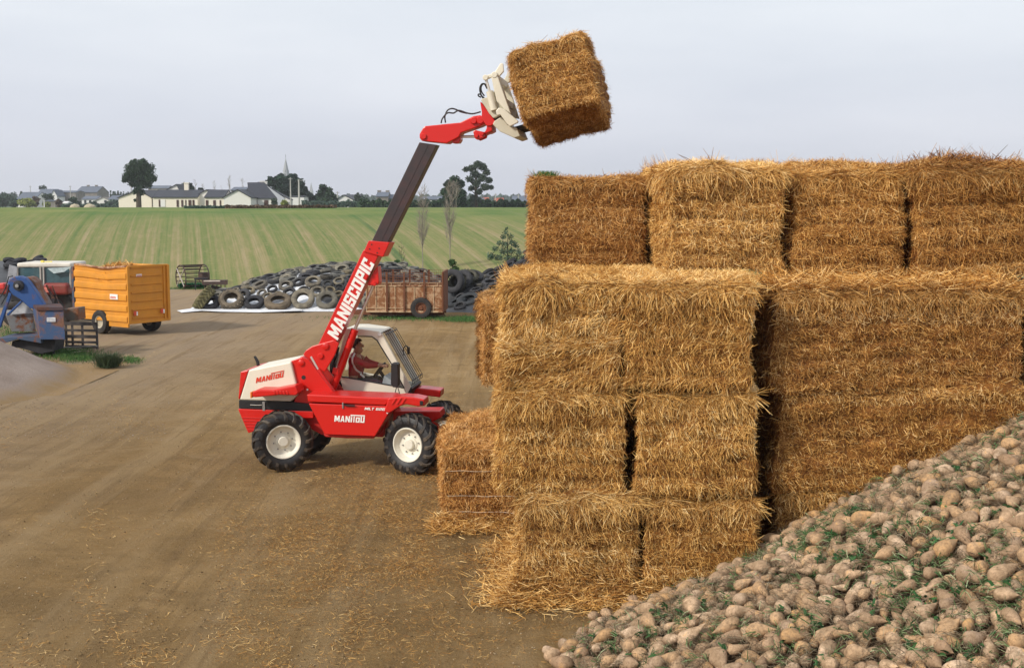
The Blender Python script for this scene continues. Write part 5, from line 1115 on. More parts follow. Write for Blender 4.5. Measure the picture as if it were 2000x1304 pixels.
# green and scrub
def grass(name, label, pts, h, wdt, cols, cat='grass', up=1., kind='stuff', spread=.5):
    n = len(pts); a = rng.uniform(0, 6.28, n); D = unit(np.stack([np.cos(a)*spread, np.sin(a)*spread, np.full(n, up)], 1)); N = unit(np.stack([np.cos(a), np.sin(a), 0*a+.2], 1))
    V_, Q_ = blade_mesh(np.array(pts), D, N, rng.uniform(h*.4, h, n), np.full(n, wdt), rng.uniform(0, h*.3, n))
    m = NM(name, .8, .2); at_ = m.n('Attribute', attribute_name='var'); m.col(m.ramp(at_.outputs['Fac'], cols))
    o = big_mesh(name, V_, Q_, m.m, attrs={'var': np.repeat(rng.random(n), 6)}); return tag(o, label, cat, None, kind)
GC = [(0, (.03, .085, .02)), (.6, (.06, .15, .035)), (1, (.14, .20, .06))]
def blob(cx, cy, sx_, sy_, n): return [tuple(G(random.gauss(cx, sx_), random.gauss(cy, sy_))) for _ in range(n)]
grass('grass', 'patches of short green grass round the blue machine and trailers', blob(120, 690, 35, 6, 3000)+blob(155, 700, 22, 4, 1200)+blob(255, 704, 12, 3, 500)+blob(30, 650, 25, 8, 1500)+blob(905, 624, 24, 2.4, 3600)+blob(370, 562, 25, 1.6, 2200)+blob(780, 622, 60, 2.5, 1500), .10, .012, GC)
gq = at(1066, 341, 16.5); grass('grass', 'small green grass tuft sprouting on the left corner of the brown top bale', [(gq[0]+random.gauss(0, .07), gq[1]+random.gauss(0, .08), 4.74) for _ in range(300)], .09, .006, GC, 'grass', spread=.5)
p = G(212, 716); grass('grass_tuft', 'dark rounded tuft of rushes growing in the dirt below the slatted rack', [(p[0]+random.gauss(0, .12), p[1]+random.gauss(0, .12), 0) for _ in range(1300)], .42, .010, [(0, (.02, .04, .015)), (1, (.07, .10, .045))], 'grass tuft', kind='thing', spread=.55)
P = []
for _ in range(2600): x_ = random.uniform(352, 400); p = G(x_, 563); P.append((p[0], p[1]+random.uniform(-.3, .3), random.uniform(0, .22)))
grass('green_netting', 'low strip of bright green netting below the cage drum', P, .16, .03, [(0, (.015, .09, .035)), (1, (.04, .20, .09))], 'netting', .3)
# clods and pebbles
def pebbles(n, px0, px1, py0, py1, s0, s1, cols, name, label):
    ic = np.array([(1, 0, 0), (-1, 0, 0), (0, 1, 0), (0, -1, 0), (0, 0, 1), (0, 0, -1)], float); fc = np.array([(0, 2, 4), (2, 1, 4), (1, 3, 4), (3, 0, 4), (2, 0, 5), (1, 2, 5), (3, 1, 5), (0, 3, 5)])
    V_ = []; P = [G(random.uniform(px0, px1), py0+(py1-py0)*random.random()**1.0) for _ in range(n)]; P = np.array(P); s = rng.uniform(s0, s1, n)*rng.uniform(.5, 1, n)
    V_ = P[:, None]+ic[None]*s[:, None, None]*rng.uniform(.6, 1.3, (n, 6, 1))*np.array([1, 1, .6]); V_[..., 2] += .006
    Q_ = fc[None]+np.arange(n)[:, None, None]*6
    m = NM(name, .9, .15); at_ = m.n('Attribute', attribute_name='var'); m.col(m.ramp(at_.outputs['Fac'], cols))
    o = big_mesh(name, V_.reshape(-1, 3), Q_.reshape(-1, 3), m.m, attrs={'var': np.repeat(rng.random(n), 6)}, smooth=True); return tag(o, label, 'clods', None, 'stuff')
pebbles(6000, -20, 1250, 690, 1310, .005, .018, [(0, (.10, .065, .03)), (.6, (.24, .16, .08)), (1, (.40, .31, .2))], 'dirt_clods', 'small clods and stones scattered over the dirt yard')
pebbles(1800, -20, 330, 690, 860, .006, .018, [(0, (.16, .12, .09)), (1, (.36, .30, .25))], 'gravel_stones', 'pale stones strewn in front of the gravel mound')
# ------------------------------------------------------------------ trees
def leafmat(name, cols, r=.8):
    m = NM(name, r, .2); a = m.n('Attribute', attribute_name='var'); m.col(m.ramp(a.outputs['Fac'], cols))
    m.b.inputs['Transmission Weight'].default_value = 0; return m.m
LM = {'dark': leafmat('dark_leaves', [(0, (.010, .026, .014)), (.6, (.022, .05, .024)), (1, (.045, .085, .035))]),
      'oak': leafmat('oak_leaves', [(0, (.03, .05, .04)), (.6, (.065, .09, .065)), (1, (.12, .14, .10))]),
      'mid': leafmat('mid_green_leaves', [(0, (.045, .09, .06)), (.6, (.09, .14, .09)), (1, (.15, .19, .12))]),
      'pine': leafmat('pine_needles', [(0, (.008, .026, .018)), (1, (.025, .06, .035))]),
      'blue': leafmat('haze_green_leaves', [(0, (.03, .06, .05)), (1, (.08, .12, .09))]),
      'yellow': leafmat('autumn_leaves', [(0, (.13, .17, .04)), (1, (.32, .34, .09))]),
      'brown': leafmat('brown_leaves', [(0, (.06, .04, .03)), (1, (.17, .12, .085))]),
      'bush': leafmat('bush_leaves', [(0, (.02, .06, .02)), (1, (.07, .13, .04))])}
BARK = flat('bark', (.075, .06, .045), .9, var=.3); PALEB = flat('pale_bark', (.25, .22, .18), .9, var=.2)
def leaves(cl, n, size, flat_=0.):
    """cl: list of (centre, radii) clumps"""
    cl_c = np.array([c for c, r in cl]); cl_r = np.array([r for c, r in cl]); vol = cl_r.prod(1)**(2/3); k = rng.choice(len(cl), n, p=vol/vol.sum())
    d = unit(rng.normal(0, 1, (n, 3))); rad = rng.random(n)**.42
    P = cl_c[k]+d*rad[:, None]*cl_r[k]*rng.uniform(.75, 1.3, (n, 1))
    a = unit(rng.normal(0, 1, (n, 3))*np.array([1, 1, 1-flat_])); b = unit(np.cross(a, rng.normal(0, 1, (n, 3)))); s = size*rng.uniform(.5, 1.2, (n, 1))
    V_ = np.stack([P-a*s, P-b*s*.6, P+a*s, P+b*s*.6], 1).reshape(-1, 3); Q_ = np.arange(4*n).reshape(-1, 4)
    br = np.clip(rng.random(len(cl))[k]*.5+rng.random(n)*.5, 0, 1)
    return V_, Q_, np.repeat(br, 4)
def limbs(mb, base, h, r, n, spread, top=.9, droop=0.):
    mb.tube([base, (base[0]+random.gauss(0, h*.01), base[1], base[2]+h*.5), (base[0]+random.gauss(0, h*.02), base[1], base[2]+h*top)], [r, r*.7, r*.15], 8)
    for i in range(n):
        t = random.uniform(.3, .85); a = random.uniform(0, 6.28); z0 = base[2]+h*top*t; l = spread*random.uniform(.5, 1)*(1.1-t*.6)
        mid = (base[0]+math.cos(a)*l*.5, base[1]+math.sin(a)*l*.5, z0+l*(.35-droop)); end = (base[0]+math.cos(a)*l, base[1]+math.sin(a)*l, z0+l*(.75-droop*2))
        mb.tube([(base[0], base[1], z0), mid, end], [r*.4*(1-t*.5), r*.25*(1-t*.5), r*.06], 5)
def tree(name, label, px, Y, pyt, pxl, pxr, mat='dark', n=2600, leaf=None, clumps=None, trunk=None, zb=None, cat='tree', group=None, shape='round', bark=None, pyb=None, crown0=None):
    zb = float(tz(0, Y)) if zb is None else zb; c = at(px, 400, Y); top = at(px, pyt, Y)[2]; x0, x1 = at(pxl, 400, Y)[0], at(pxr, 400, Y)[0]
    h = top-zb; w_ = (x1-x0)/2; cx = (x0+x1)/2-c[0]; leaf = leaf or max(.06, h*.022)
    e_ = empty(name, (float(c[0]), Y, zb)); tag(e_, label, cat, group)
    mb = MB(); limbs(mb, (0, 0, -.1), h, trunk or h*.028, 12 if shape != 'cone' else 4, w_*.8); mb.build('trunk', bark or BARK, e_, smooth=True)
    if clumps: cl = [((float(at(a, b, Y)[0]-c[0]), random.uniform(-.5, .5)*r_*Y/F, float(at(a, b, Y)[2]-zb)), (r_*Y/F, r_*Y/F*.9, r_*Y/F*.85)) for a, b, r_ in clumps]
    else:
        cl = []; c0 = crown0 if crown0 is not None else .18
        for i in range(26):
            t = random.uniform(c0+.08, .92)
            if shape == 'round': ww = math.sqrt(max(.05, 1-((t-.58)/.48)**2))
            elif shape == 'cone': ww = max(.08, 1.05-t)
            else: ww = .8
            a = random.uniform(0, 6.28); rr = random.random()**.5*.72*ww; s = w_*random.uniform(.28, .45)*(.4+.6*ww)
            cl.append(((cx+math.cos(a)*rr*w_, math.sin(a)*rr*w_, t*h), (s, s, s*.8)))
    V_, Q_, A_ = leaves(cl, n, leaf); big_mesh('crown', V_, Q_, LM[mat], e_, attrs={'var': A_}); return e_
def bare(name, label, px, Y, pyt, wpx, pyb=None, n=26, group=None, mat=None, zb=None, thin=1.):
    zb = float(tz(0, Y)) if zb is None else zb; c = at(px, 400, Y); h = at(px, pyt, Y)[2]-zb; w_ = wpx*Y/F/2; mb = MB(); r = h*.011*thin
    mb.tube([(0, 0, -.1), (random.gauss(0, h*.01), 0, h*.5), (random.gauss(0, h*.01), 0, h)], [r, r*.6, r*.15], 6)
    tw_ = MB()
    for i in range(n):
        t = random.uniform(.25, .95); a = random.uniform(0, 6.28); l = h*random.uniform(.12, .3)*(1.15-t); l2 = w_*random.uniform(.5, 1)
        p1 = (math.cos(a)*l2*.5, math.sin(a)*l2*.5, h*t+l*.4); p2 = (math.cos(a)*l2*.9, math.sin(a)*l2*.9, h*t+l); tw_.tube([(0, 0, h*t), p1, p2], [r*.4, r*.25, r*.1], 4)
        for _ in range(3):
            q = (p2[0]+random.gauss(0, l2*.3), p2[1]+random.gauss(0, l2*.3), p2[2]+random.uniform(.1, .5)*l); tw_.tube([p1, q], [r*.2, r*.07], 3)
    e_ = empty(name, (float(c[0]), Y, zb)); tag(e_, label, 'bare tree', group); mb.build('trunk', mat or PALEB, e_, smooth=True); tw_.build('branches', mat or PALEB, e_); return e_
# ------------------------------------------------------------------ houses
CRW = flat('cream_wall', (.76, .70, .60), .85, var=.05); GRW = flat('pale_wall', (.70, .68, .65), .85, var=.05); SLT = flat('slate_roof', (.035, .038, .050), .6, .3, var=.2, scale=2.); SHUT = flat('brown_shutter', (.06, .028, .022), .6)
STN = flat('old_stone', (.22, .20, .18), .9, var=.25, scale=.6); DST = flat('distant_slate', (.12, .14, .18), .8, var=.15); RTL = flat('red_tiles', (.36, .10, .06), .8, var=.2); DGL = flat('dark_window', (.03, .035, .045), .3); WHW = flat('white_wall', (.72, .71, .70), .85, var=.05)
def house(name, label, px0, px1, pyb, pye, pyr, Y, dep, ridge='x', wall=None, roof=None, wins=(), chim=(), rz=0, asym=.5, group=None, zb=None, over=.25, cat='house', rl=None, rr=None):
    """box px0..px1 at depth Y, ridge along x or y; wins: (px, half-width px, py top, py bottom, material)"""
    wall = wall or CRW; roof = roof or SLT; x0, x1 = at(px0, 400, Y)[0], at(px1, 400, Y)[0]; zb = float(at(px0, pyb, Y)[2]) if zb is None else zb; zg = float(tz(0, Y)); zb0 = min(zb, zg)-.3
    ze, zr = float(at(px0, pye, Y)[2]), float(at(px0, pyr, Y)[2]); w_ = x1-x0; e_ = empty(name, (float(x0), Y, zb0), R(rz)); tag(e_, label, cat, group)
    ze -= zb0; zr -= zb0; m = MB()
    if ridge == 'y':
        ax = w_*asym; m.prism([(0, 0), (w_, 0), (w_, ze), (ax, zr), (0, ze)], 0, dep); m.build('wall', wall, e_)
        m = MB(); t = .18
        def slope(a, b):
            v = [(a[0], -over, a[1]), (b[0], -over, b[1]), (b[0], dep+over, b[1]), (a[0], dep+over, a[1])]; return v+[(p[0], p[1], p[2]+t) for p in v]
        k = over*(zr-ze)/max(.1, ax); k2 = over*(zr-ze)/max(.1, w_-ax)
        for a, b in (((-over, ze-k+.02), (ax, zr+.02)), ((ax, zr+.02), (w_+over, ze-k2+.02))):
            m.add(slope(a, b), [(0, 3, 2, 1), (4, 5, 6, 7), (0, 1, 5, 4), (1, 2, 6, 5), (2, 3, 7, 6), (3, 0, 4, 7)])
        m.build('roof', roof, e_)
    else:
        mm_ = MB(); vs = [(x_, y, z) for x_ in (0, w_) for y, z in ((0, 0), (dep, 0), (dep, ze), (dep*.5, zr), (0, ze))]
        rx0, rx1 = (0 if rl is None else at(rl, 400, Y)[0]-x0), (w_ if rr is None else at(rr, 400, Y)[0]-x0); vs[3] = (rx0, dep*.5, zr); vs[8] = (rx1, dep*.5, zr)
        mm_.add(vs, [(0, 1, 2, 3, 4), (9, 8, 7, 6, 5), (0, 4, 9, 5), (1, 6, 7, 2), (0, 5, 6, 1)]); mm_.build('wall', wall, e_)
        m = MB(); t = .18; k = over*(zr-ze)/(dep*.5)
        for y0, z0, y1, z1 in ((-over, ze-k+.02, dep*.5, zr+.02), (dep*.5, zr+.02, dep+over, ze-k+.02)):
            e0, e1 = (rx0-.1, rx1+.1); v = [(-.1 if y0 < dep*.4 else e0, y0, z0), (w_+.1 if y0 < dep*.4 else e1, y0, z0), (e1 if y0 < dep*.4 else w_+.1, y1, z1), (e0 if y0 < dep*.4 else -.1, y1, z1)]; v += [(p[0], p[1], p[2]+t) for p in v]
            m.add(v, [(0, 3, 2, 1), (4, 5, 6, 7), (0, 1, 5, 4), (1, 2, 6, 5), (2, 3, 7, 6), (3, 0, 4, 7)])
        m.build('roof', roof, e_)
    for wdw in wins:
        px, hw, t_, b_ = wdw[:4]; mt = wdw[4] if len(wdw) > 4 else SHUT; a, b = at(px-hw, t_, Y), at(px+hw, b_, Y); m = MB()
        m.box(((a[0]+b[0])/2-x0, -.04, (a[2]+b[2])/2-zb0), (b[0]-a[0], .12, a[2]-b[2])); m.build('door' if b_ > pyb-2 else 'window', mt, e_)
    for px, t_, b_ in chim:
        a, b = at(px, t_, Y), at(px, b_, Y); m = MB(); yy = dep*.5 if ridge == 'x' else dep*.3; hh = a[2]-b[2]; m.box((a[0]-x0, yy, (a[2]+b[2])/2-zb0), (.9, .7, hh)); m.box((a[0]-x0, yy, a[2]-zb0+.1), (1.05, .85, .2)); m.build('chimney', wall, e_)
    return e_
# the bungalows on the crest
house('house', 'cream gabled bungalow half hidden behind the big rounded tree', 232, 296, 404.5, 386.5, 372.5, 262, 14, 'y', asym=.62, wins=((299, 1.5, 389, 403, DGL),))
house('house', 'small cream gable end rising between the tree bungalow and the long one', 298, 324, 404, 381, 372, 276, 10, 'y', GRW)
house('house', 'long slate-roofed bungalow with brown shutters and a tall pale chimney', 299, 386, 404.5, 386, 372, 258, 10, 'x', wins=((312, 2, 390, 404), (318, 5, 390, 404, WHW), (347, 2.2, 390.5, 404), (356, 2, 390.5, 404), (363, 1.2, 390.5, 404), (371, 3, 390.5, 404), (378, 2, 390.5, 404)), chim=((352, 358, 374),))
house('house', 'dark roof with its own chimney showing over the long bungalow', 322, 352, 400, 374, 361, 285, 9, 'y', GRW, asym=.8)
house('house', 'white gable end between the long bungalow and the one with three brown doors', 380, 415, 404.5, 385, 371.5, 260, 12, 'y', GRW, asym=.7)
house('house', 'bungalow with three brown doors and a broad grey-white gable', 437, 490, 405.5, 386, 371.5, 250, 13, 'y', GRW, asym=.52)
house('house', 'cream front wall with three brown shutters left of the broad grey-white gable', 400, 437, 405.5, 386, 372, 251, 9, 'x', wins=((404.5, 2.6, 391, 405), (419, 2.6, 391, 405), (430.5, 1.4, 391, 405)))
house('house', 'grey-walled house with two brown shutters under a tall dark slate roof', 488, 541, 404.5, 387, 357.5, 256, 9, 'x', GRW, rl=476, rr=507, wins=((499, 4, 391, 404), (520, 4, 391, 404)))
house('house', 'long white gable sloping down to the right behind the tall dark roof', 499, 567, 404, 391, 357, 266, 3, 'y', GRW, asym=.08, over=.08, wins=((531, 3.4, 374, 379.5, SHUT),), chim=((511, 355, 362), (516, 356, 362)))
house('house', 'low white outbuilding right of the tall house, in front of the pines', 566, 594, 400, 385.5, 384, 275, 6, 'x', WHW, over=.05)
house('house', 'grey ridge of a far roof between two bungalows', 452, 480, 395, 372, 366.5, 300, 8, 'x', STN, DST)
house('house', 'small white gabled house standing alone right of the round dark tree', 660, 689, 397, 390, 381.5, 300, 12, 'y', WHW, asym=.42, chim=())
house('house', 'dark roof behind the small white gabled house', 672, 702, 397, 391, 381.5, 309, 8, 'x', GRW)
house('house', 'old stone house with two end chimneys left of the boom', 735, 758, 394, 384, 376, 330, 8, 'x', STN, DST, chim=((737.5, 373, 380), (754, 373, 380)), wins=((741, .8, 386, 389, DGL),))
house('house', 'grey roof right of the old stone house, behind the boom', 757, 790, 396, 388, 381, 332, 8, 'x', STN, DST)
house('house', 'long low dark building with white windows beyond the field', 824, 864, 403, 390, 385, 320, 8, 'x', STN, DST, wins=((829, 1.8, 388, 391, WHW), (841, 2.2, 392, 397, WHW), (856, 1.6, 388, 391, WHW)))
house('house', 'red tiled cottage left of the pole beyond the field', 943, 954, 400, 395, 387, 330, 7, 'x', WHW, RTL); house('house', 'red tiled cottage right of the pole beyond the field', 966, 983, 400, 396, 388, 330, 7, 'x', WHW, RTL)
house('house', 'grey slate roof just left of the straw stack', 1001, 1046, 404, 396, 384, 322, 9, 'x', STN, DST); house('house', 'pale low wall and roof right of the tall feathery tree', 918, 945, 402, 395, 388, 325, 8, 'x', GRW, DST)
# the far village on the left
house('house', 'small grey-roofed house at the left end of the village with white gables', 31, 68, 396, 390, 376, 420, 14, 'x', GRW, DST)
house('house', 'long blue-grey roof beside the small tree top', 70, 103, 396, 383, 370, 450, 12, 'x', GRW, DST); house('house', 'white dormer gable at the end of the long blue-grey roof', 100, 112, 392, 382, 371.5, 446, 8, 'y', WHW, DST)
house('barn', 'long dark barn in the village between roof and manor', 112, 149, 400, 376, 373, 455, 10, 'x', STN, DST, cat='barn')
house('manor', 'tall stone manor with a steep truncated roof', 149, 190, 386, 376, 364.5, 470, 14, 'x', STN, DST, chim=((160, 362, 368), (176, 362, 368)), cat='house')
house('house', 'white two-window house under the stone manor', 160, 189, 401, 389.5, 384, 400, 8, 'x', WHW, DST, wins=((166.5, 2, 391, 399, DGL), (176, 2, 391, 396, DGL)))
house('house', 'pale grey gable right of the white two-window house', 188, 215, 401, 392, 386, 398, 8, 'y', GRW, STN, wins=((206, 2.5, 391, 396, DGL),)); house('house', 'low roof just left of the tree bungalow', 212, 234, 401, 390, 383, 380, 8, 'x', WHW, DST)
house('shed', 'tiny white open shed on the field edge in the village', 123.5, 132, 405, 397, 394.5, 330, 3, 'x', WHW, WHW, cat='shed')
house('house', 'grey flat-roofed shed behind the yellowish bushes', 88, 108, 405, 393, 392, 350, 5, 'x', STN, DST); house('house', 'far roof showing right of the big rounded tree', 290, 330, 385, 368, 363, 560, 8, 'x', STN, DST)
# church
ch_ = at(558.5, 342, 640); cb = empty('church', (float(ch_[0]), 640, float(tz(0, 640)))); tag(cb, 'pale pointed church spire rising over the dark pines', 'church')
zt_, zb_ = at(558.5, 308, 640)[2]-tz(0, 640), at(558.5, 346, 640)[2]-tz(0, 640); r_ = 8.2*640/F
SPR = flat('spire_stone', (.33, .34, .36), .85, var=.12)
m = MB(); n = 8; vs = [(r_*math.cos(6.283*k/n+.39), r_*math.sin(6.283*k/n+.39), float(zb_)) for k in range(n)]+[(0, 0, float(zt_))]; m.add(vs, [(k, (k+1) % n, n) for k in range(n)]+[tuple(range(n))]); sp_o = m.build('spire', SPR, cb)
m = MB(); m.box((0, 0, float(zb_)/2), (r_*1.7, r_*1.7, float(zb_))); m.build('tower', SPR, cb); m = MB(); m.tube([(0, 0, float(zt_)), (0, 0, float(zt_)+1.6)], .12, 4); m.build('weathercock_rod', DK, sp_o)
m = MB()
for z_ in (.12, .3):
    for k in range(4): a = 6.283*k/4+.0; rr = r_*(1-z_)*.93; m.box((rr*math.cos(a-1.57), rr*math.sin(a-1.57), float(zb_+(zt_-zb_)*z_)), (.25, .25, .8))
m.build('spire_opening', DGL, sp_o)
c2_ = at(608, 375, 700); m = MB(); zz = float(at(608, 356, 700)[2]-tz(0, 700)); m.add([(1.0, 1, 0), (-1.0, 1, 0), (-1.0, -1, 0), (1.0, -1, 0), (1, 1, zz*.6), (-1, 1, zz*.6), (-1, -1, zz*.6), (1, -1, zz*.6), (0, 0, zz)], [(0, 1, 5, 4), (1, 2, 6, 5), (2, 3, 7, 6), (3, 0, 4, 7), (4, 5, 8), (5, 6, 8), (6, 7, 8), (7, 4, 8)])
tag(m.build('steeple', SPR, None, loc=(float(c2_[0]), 700, float(tz(0, 700)))), 'tiny far steeple right of the pines', 'steeple')
# poles
def pole(px, pt, Y, label, arm=False, mat=None, r=.16, g='utility poles of the village'):
    zb = float(tz(0, Y)); c = at(px, pt, Y); m = MB(); m.tube([(0, 0, 0), (0, 0, float(c[2]-zb))], [r, r*.7], 8)
    e_ = empty('utility_pole', (float(c[0]), Y, zb)); tag(e_, label, 'utility pole', g); m.build('post', mat or flat('concrete_pole', (.40, .39, .37), .8), e_, smooth=True)
    m = MB(); m.box((0.5 if arm else 0, 0, float(c[2]-zb)-.25), (1.5 if arm else .9, .12, .12)); m.build('crossarm', STEEL, e_); return e_
pole(567, 347, 255, 'pale pole standing before the pines, left of the taller pair'); pole(583.5, 350, 250, 'thick pale pole with a side arm before the pines', True, r=.22); pole(591.5, 372, 300, 'short thin pole right of the thick pale pole'); pole(659, 374, 290, 'thin pole left of the small white gabled house')
pole(968, 378, 300, 'thin pole between the red roofs'); pole(1012.5, 380, 290, 'pale pole beside the straw stack'); pole(137, 363, 420, 'thin pole over the dark barn'); pole(59, 363, 450, 'thin pole left of the long blue-grey roof'); pole(256, 362, 300, 'thin pole behind the left of the big rounded tree'); pole(86, 390, 320, 'short post with a white box before the village', mat=WHW)
# trees on the crest
tree('broadleaf_tree', 'big dark rounded tree alone in front of the cream bungalow', 271, 238, 310, 238, 306, 'dark', 12500, .20, clumps=[(271, 328, 17), (258, 330, 14), (285, 330, 15), (250, 345, 11), (293, 346, 12), (272, 345, 17), (262, 355, 12), (283, 356, 13), (244, 352, 6), (301, 350, 6), (272, 365, 9), (266, 374, 7), (276, 376, 7), (290, 362, 6), (262, 318, 8), (279, 316, 8), (270, 388, 4), (264, 391, 3)], trunk=.55)
tree('broadleaf_tree', 'tall feathery tree with open boughs right of the boom', 930, 225, 314, 902, 965, 'oak', 8000, .19, clumps=[(933, 322, 9), (921, 328, 8), (943, 326, 8), (910, 331, 6), (950, 336, 7), (928, 340, 9), (941, 347, 9), (955, 352, 7), (917, 350, 7), (930, 358, 9), (947, 365, 8), (959, 366, 5), (920, 368, 6), (936, 374, 7), (926, 386, 7), (934, 392, 7), (925, 397, 6)], trunk=.35)
tree('broadleaf_tree', 'dense dark tree just left of the tall feathery one', 888, 222, 341, 862, 908, 'dark', 9000, .22, clumps=[(888, 352, 9), (876, 360, 9), (898, 360, 9), (870, 375, 9), (885, 372, 12), (900, 378, 10), (872, 391, 10), (890, 392, 12), (904, 392, 8)])
bare('poplar', 'pale bare upswept tree in front of the dense dark one', 891, 200, 350, 22, group='bare pale trees', n=40)
pcl = [(532, 356, 9), (545, 352, 10), (556, 355, 12), (570, 354, 12), (582, 360, 12), (560, 368, 14), (577, 372, 14), (545, 366, 11), (592, 374, 10), (600, 383, 9), (610, 388, 9), (590, 388, 12), (575, 388, 12), (524, 358, 6), (528, 349, 4), (549, 343, 4), (577, 344, 4), (568, 343, 4)]
for i, (px, top, l, r2, cc) in enumerate(((533, 346, 520, 548, [0, 1, 7, 13, 14]), (556, 341, 544, 570, [2, 5, 15]), (576, 342, 562, 592, [3, 4, 6, 12, 16, 17]), (600, 358, 588, 616, [8, 9, 10, 11]))):
    tree('pine_tree', ('dark pine at the left end of the clump behind the white gable', 'tall dark pine under the church spire', 'broad dark pine behind the two pale poles', 'lower dark pine at the right end of the clump')[i], px, 290+i*3, top, l, r2, 'pine', 3400, .42, clumps=[pcl[k] for k in cc], group='pines below the church')
tree('broadleaf_tree', 'round dark tree alone between the pines and the small white house', 634, 280, 358, 618, 662, 'dark', 3400, .36, clumps=[(631, 366, 7), (638, 374, 10), (628, 380, 10), (645, 384, 10), (650, 391, 9), (630, 391, 10), (641, 393, 11)])
tree('broadleaf_tree', 'dark tree top behind the long bungalow chimney', 366, 300, 357, 352, 380, 'dark', 1500, .34, clumps=[(360, 364, 6), (369, 363, 6), (374, 368, 5), (356, 368, 5)]); tree('broadleaf_tree', 'small dark tree behind the gap of the bungalows', 393, 305, 365, 386, 400, 'dark', 800, .34)
for px, top, l in ((383, 350, 'left of the small dark tree'), (420, 352, 'over the three-door bungalow'), (433, 362, 'low beside the bungalow roof'), (449, 341, 'tall behind the broad gable'), (474, 347, 'just left of the tall house'), (397, 357, 'right of the small dark tree')):
    bare('poplar', 'thin bare tree %s' % l, px, 310, top, 9, group='bare trees behind the bungalows', n=22)
tree('broadleaf_tree', 'greenish bare-topped tree right of the small white house', 700, 300, 376, 692, 706, 'oak', 700, .3); tree('shrub', 'blue-green bush at the foot of the far white house', 707, 305, 385, 698, 722, 'blue', 900, .3, cat='shrub')
tree('shrub', 'small olive bush against the wall with two brown shutters', 535, 248, 387, 528, 543, 'oak', 700, .25, cat='shrub'); tree('shrub', 'yellowish shrub in front of the long white gable', 556, 248, 391, 548, 564, 'yellow', 700, .22, cat='shrub')
# village greenery
for px, t, l, r2, mt, Y, lab, k in ((10, 378, -12, 26, 'blue', 380, 'large dusky tree at the left edge of the village', 1500), (28, 388, 14, 40, 'blue', 360, 'dusky bush left of the yellow-green one', 900), (56, 390, 36, 70, 'yellow', 345, 'yellow-green bush below the small grey-roofed house', 1500), (68, 383, 60, 78, 'brown', 360, 'tan autumn bush beside the small grey-roofed house', 800), (95, 380, 80, 112, 'dark', 400, 'dark hedge-like tree under the long blue-grey roof', 1500), (85, 360, 76, 94, 'blue', 520, 'round tree top behind the long blue-grey roof', 800), (92, 396, 82, 100, 'yellow', 335, 'small yellowish bush by the white post', 600), (115, 391, 106, 124, 'brown', 340, 'purple-brown bush left of the tiny white shed', 700), (142, 388, 130, 158, 'dark', 345, 'dark rounded bush right of the tiny white shed', 1400), (183, 394, 176, 192, 'blue', 340, 'dusky bush at the foot of the white two-window house', 600), (215, 395, 196, 236, 'blue', 330, 'low dusky growth in front of the pale gable', 1200), (27, 374, 18, 36, 'blue', 520, 'far hazy tree at the left of the village', 500), (44, 372, 38, 50, 'dark', 480, 'dark tree top above the small grey-roofed house', 500)):
    tree('village_tree', lab, px, Y, t, l, r2, mt, k, .38, group='trees of the far village', crown0=.0)
for i in range(16):
    px = 190+i*5.2+random.uniform(-1, 1); tree('conifer', 'far blue-green conifer in the row behind the manor', px, 520, random.uniform(369, 376), px-4, px+4, 'blue', 260, .55, group='row of far conifers', shape='cone', crown0=0)
def massed(name, label, x0, x1, y0, y1, Y, n, mat, sz, dy=4, amp=2.):
    P = []
    pts = []
    for _ in range(n):
        px = random.uniform(x0, x1); t = y0+amp*math.sin(px*.21)+amp*.7*math.sin(px*.53+2); py = random.uniform(t, y1); q = at(px, py, Y+random.uniform(-dy, dy)); pts.append(q)
    P = np.array(pts); k = len(P); a = unit(rng.normal(0, 1, (k, 3))); b = unit(np.cross(a, rng.normal(0, 1, (k, 3)))); s = sz*rng.uniform(.5, 1.2, (k, 1))
    V_ = np.stack([P-a*s, P-b*s*.7, P+a*s, P+b*s*.7], 1).reshape(-1, 3); o = big_mesh(name, V_, np.arange(4*k).reshape(-1, 4), LM[mat], attrs={'var': np.repeat(rng.random(k), 4)}); return tag(o, label, 'undergrowth', None, 'stuff')
massed('undergrowth', 'brown rough growth in front of the bungalows', 440, 657, 401.5, 406.5, 108, 9000, 'brown', .10, 2, .6)
massed('undergrowth', 'green rough growth in front of the long bungalow', 360, 480, 402.5, 407, 109, 3600, 'blue', .09, 2, .5)
massed('hedge', 'dark hedge line on the horizon right of the boom', 700, 1040, 392, 407, 235, 15000, 'dark', .28, 5, 2.4)
massed('hedge', 'grey-green hedge line below the far village', 120, 300, 399, 406, 300, 5000, 'blue', .3, 5, 1.)
massed('hedge', 'low growth right of the pines', 590, 735, 393, 404, 262, 5500, 'blue', .28, 6, 1.5)
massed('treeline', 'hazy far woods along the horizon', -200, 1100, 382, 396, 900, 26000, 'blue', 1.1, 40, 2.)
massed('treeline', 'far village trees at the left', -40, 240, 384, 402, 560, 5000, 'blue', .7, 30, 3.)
# earth heaps on the crest
for px, w_, lab in ((146.5, 9, 'pale earth heap left of the long one on the far field edge'), (176, 11, 'larger pale earth heap on the far field edge')):
    c = at(px, 413, 215); me = bpy.data.meshes.new('earth_heap'); bm = bmesh.new(); bmesh.ops.create_icosphere(bm, subdivisions=3, radius=1)
    for v_ in bm.verts: v_.co = Vector((v_.co.x*w_*215/F*1.05, v_.co.y*.8, max(-.2, v_.co.z)*.62)) + Vector((random.gauss(0, .03), 0, random.gauss(0, .03)))
    bm.to_mesh(me); bm.free(); me.materials.append(flat('pale_earth', (.42, .36, .26), .9)); tag(link('earth_heap', me, loc=(float(c[0]), 215, float(tz(0, 215)))), lab, 'earth heap', 'earth heaps on the crest')
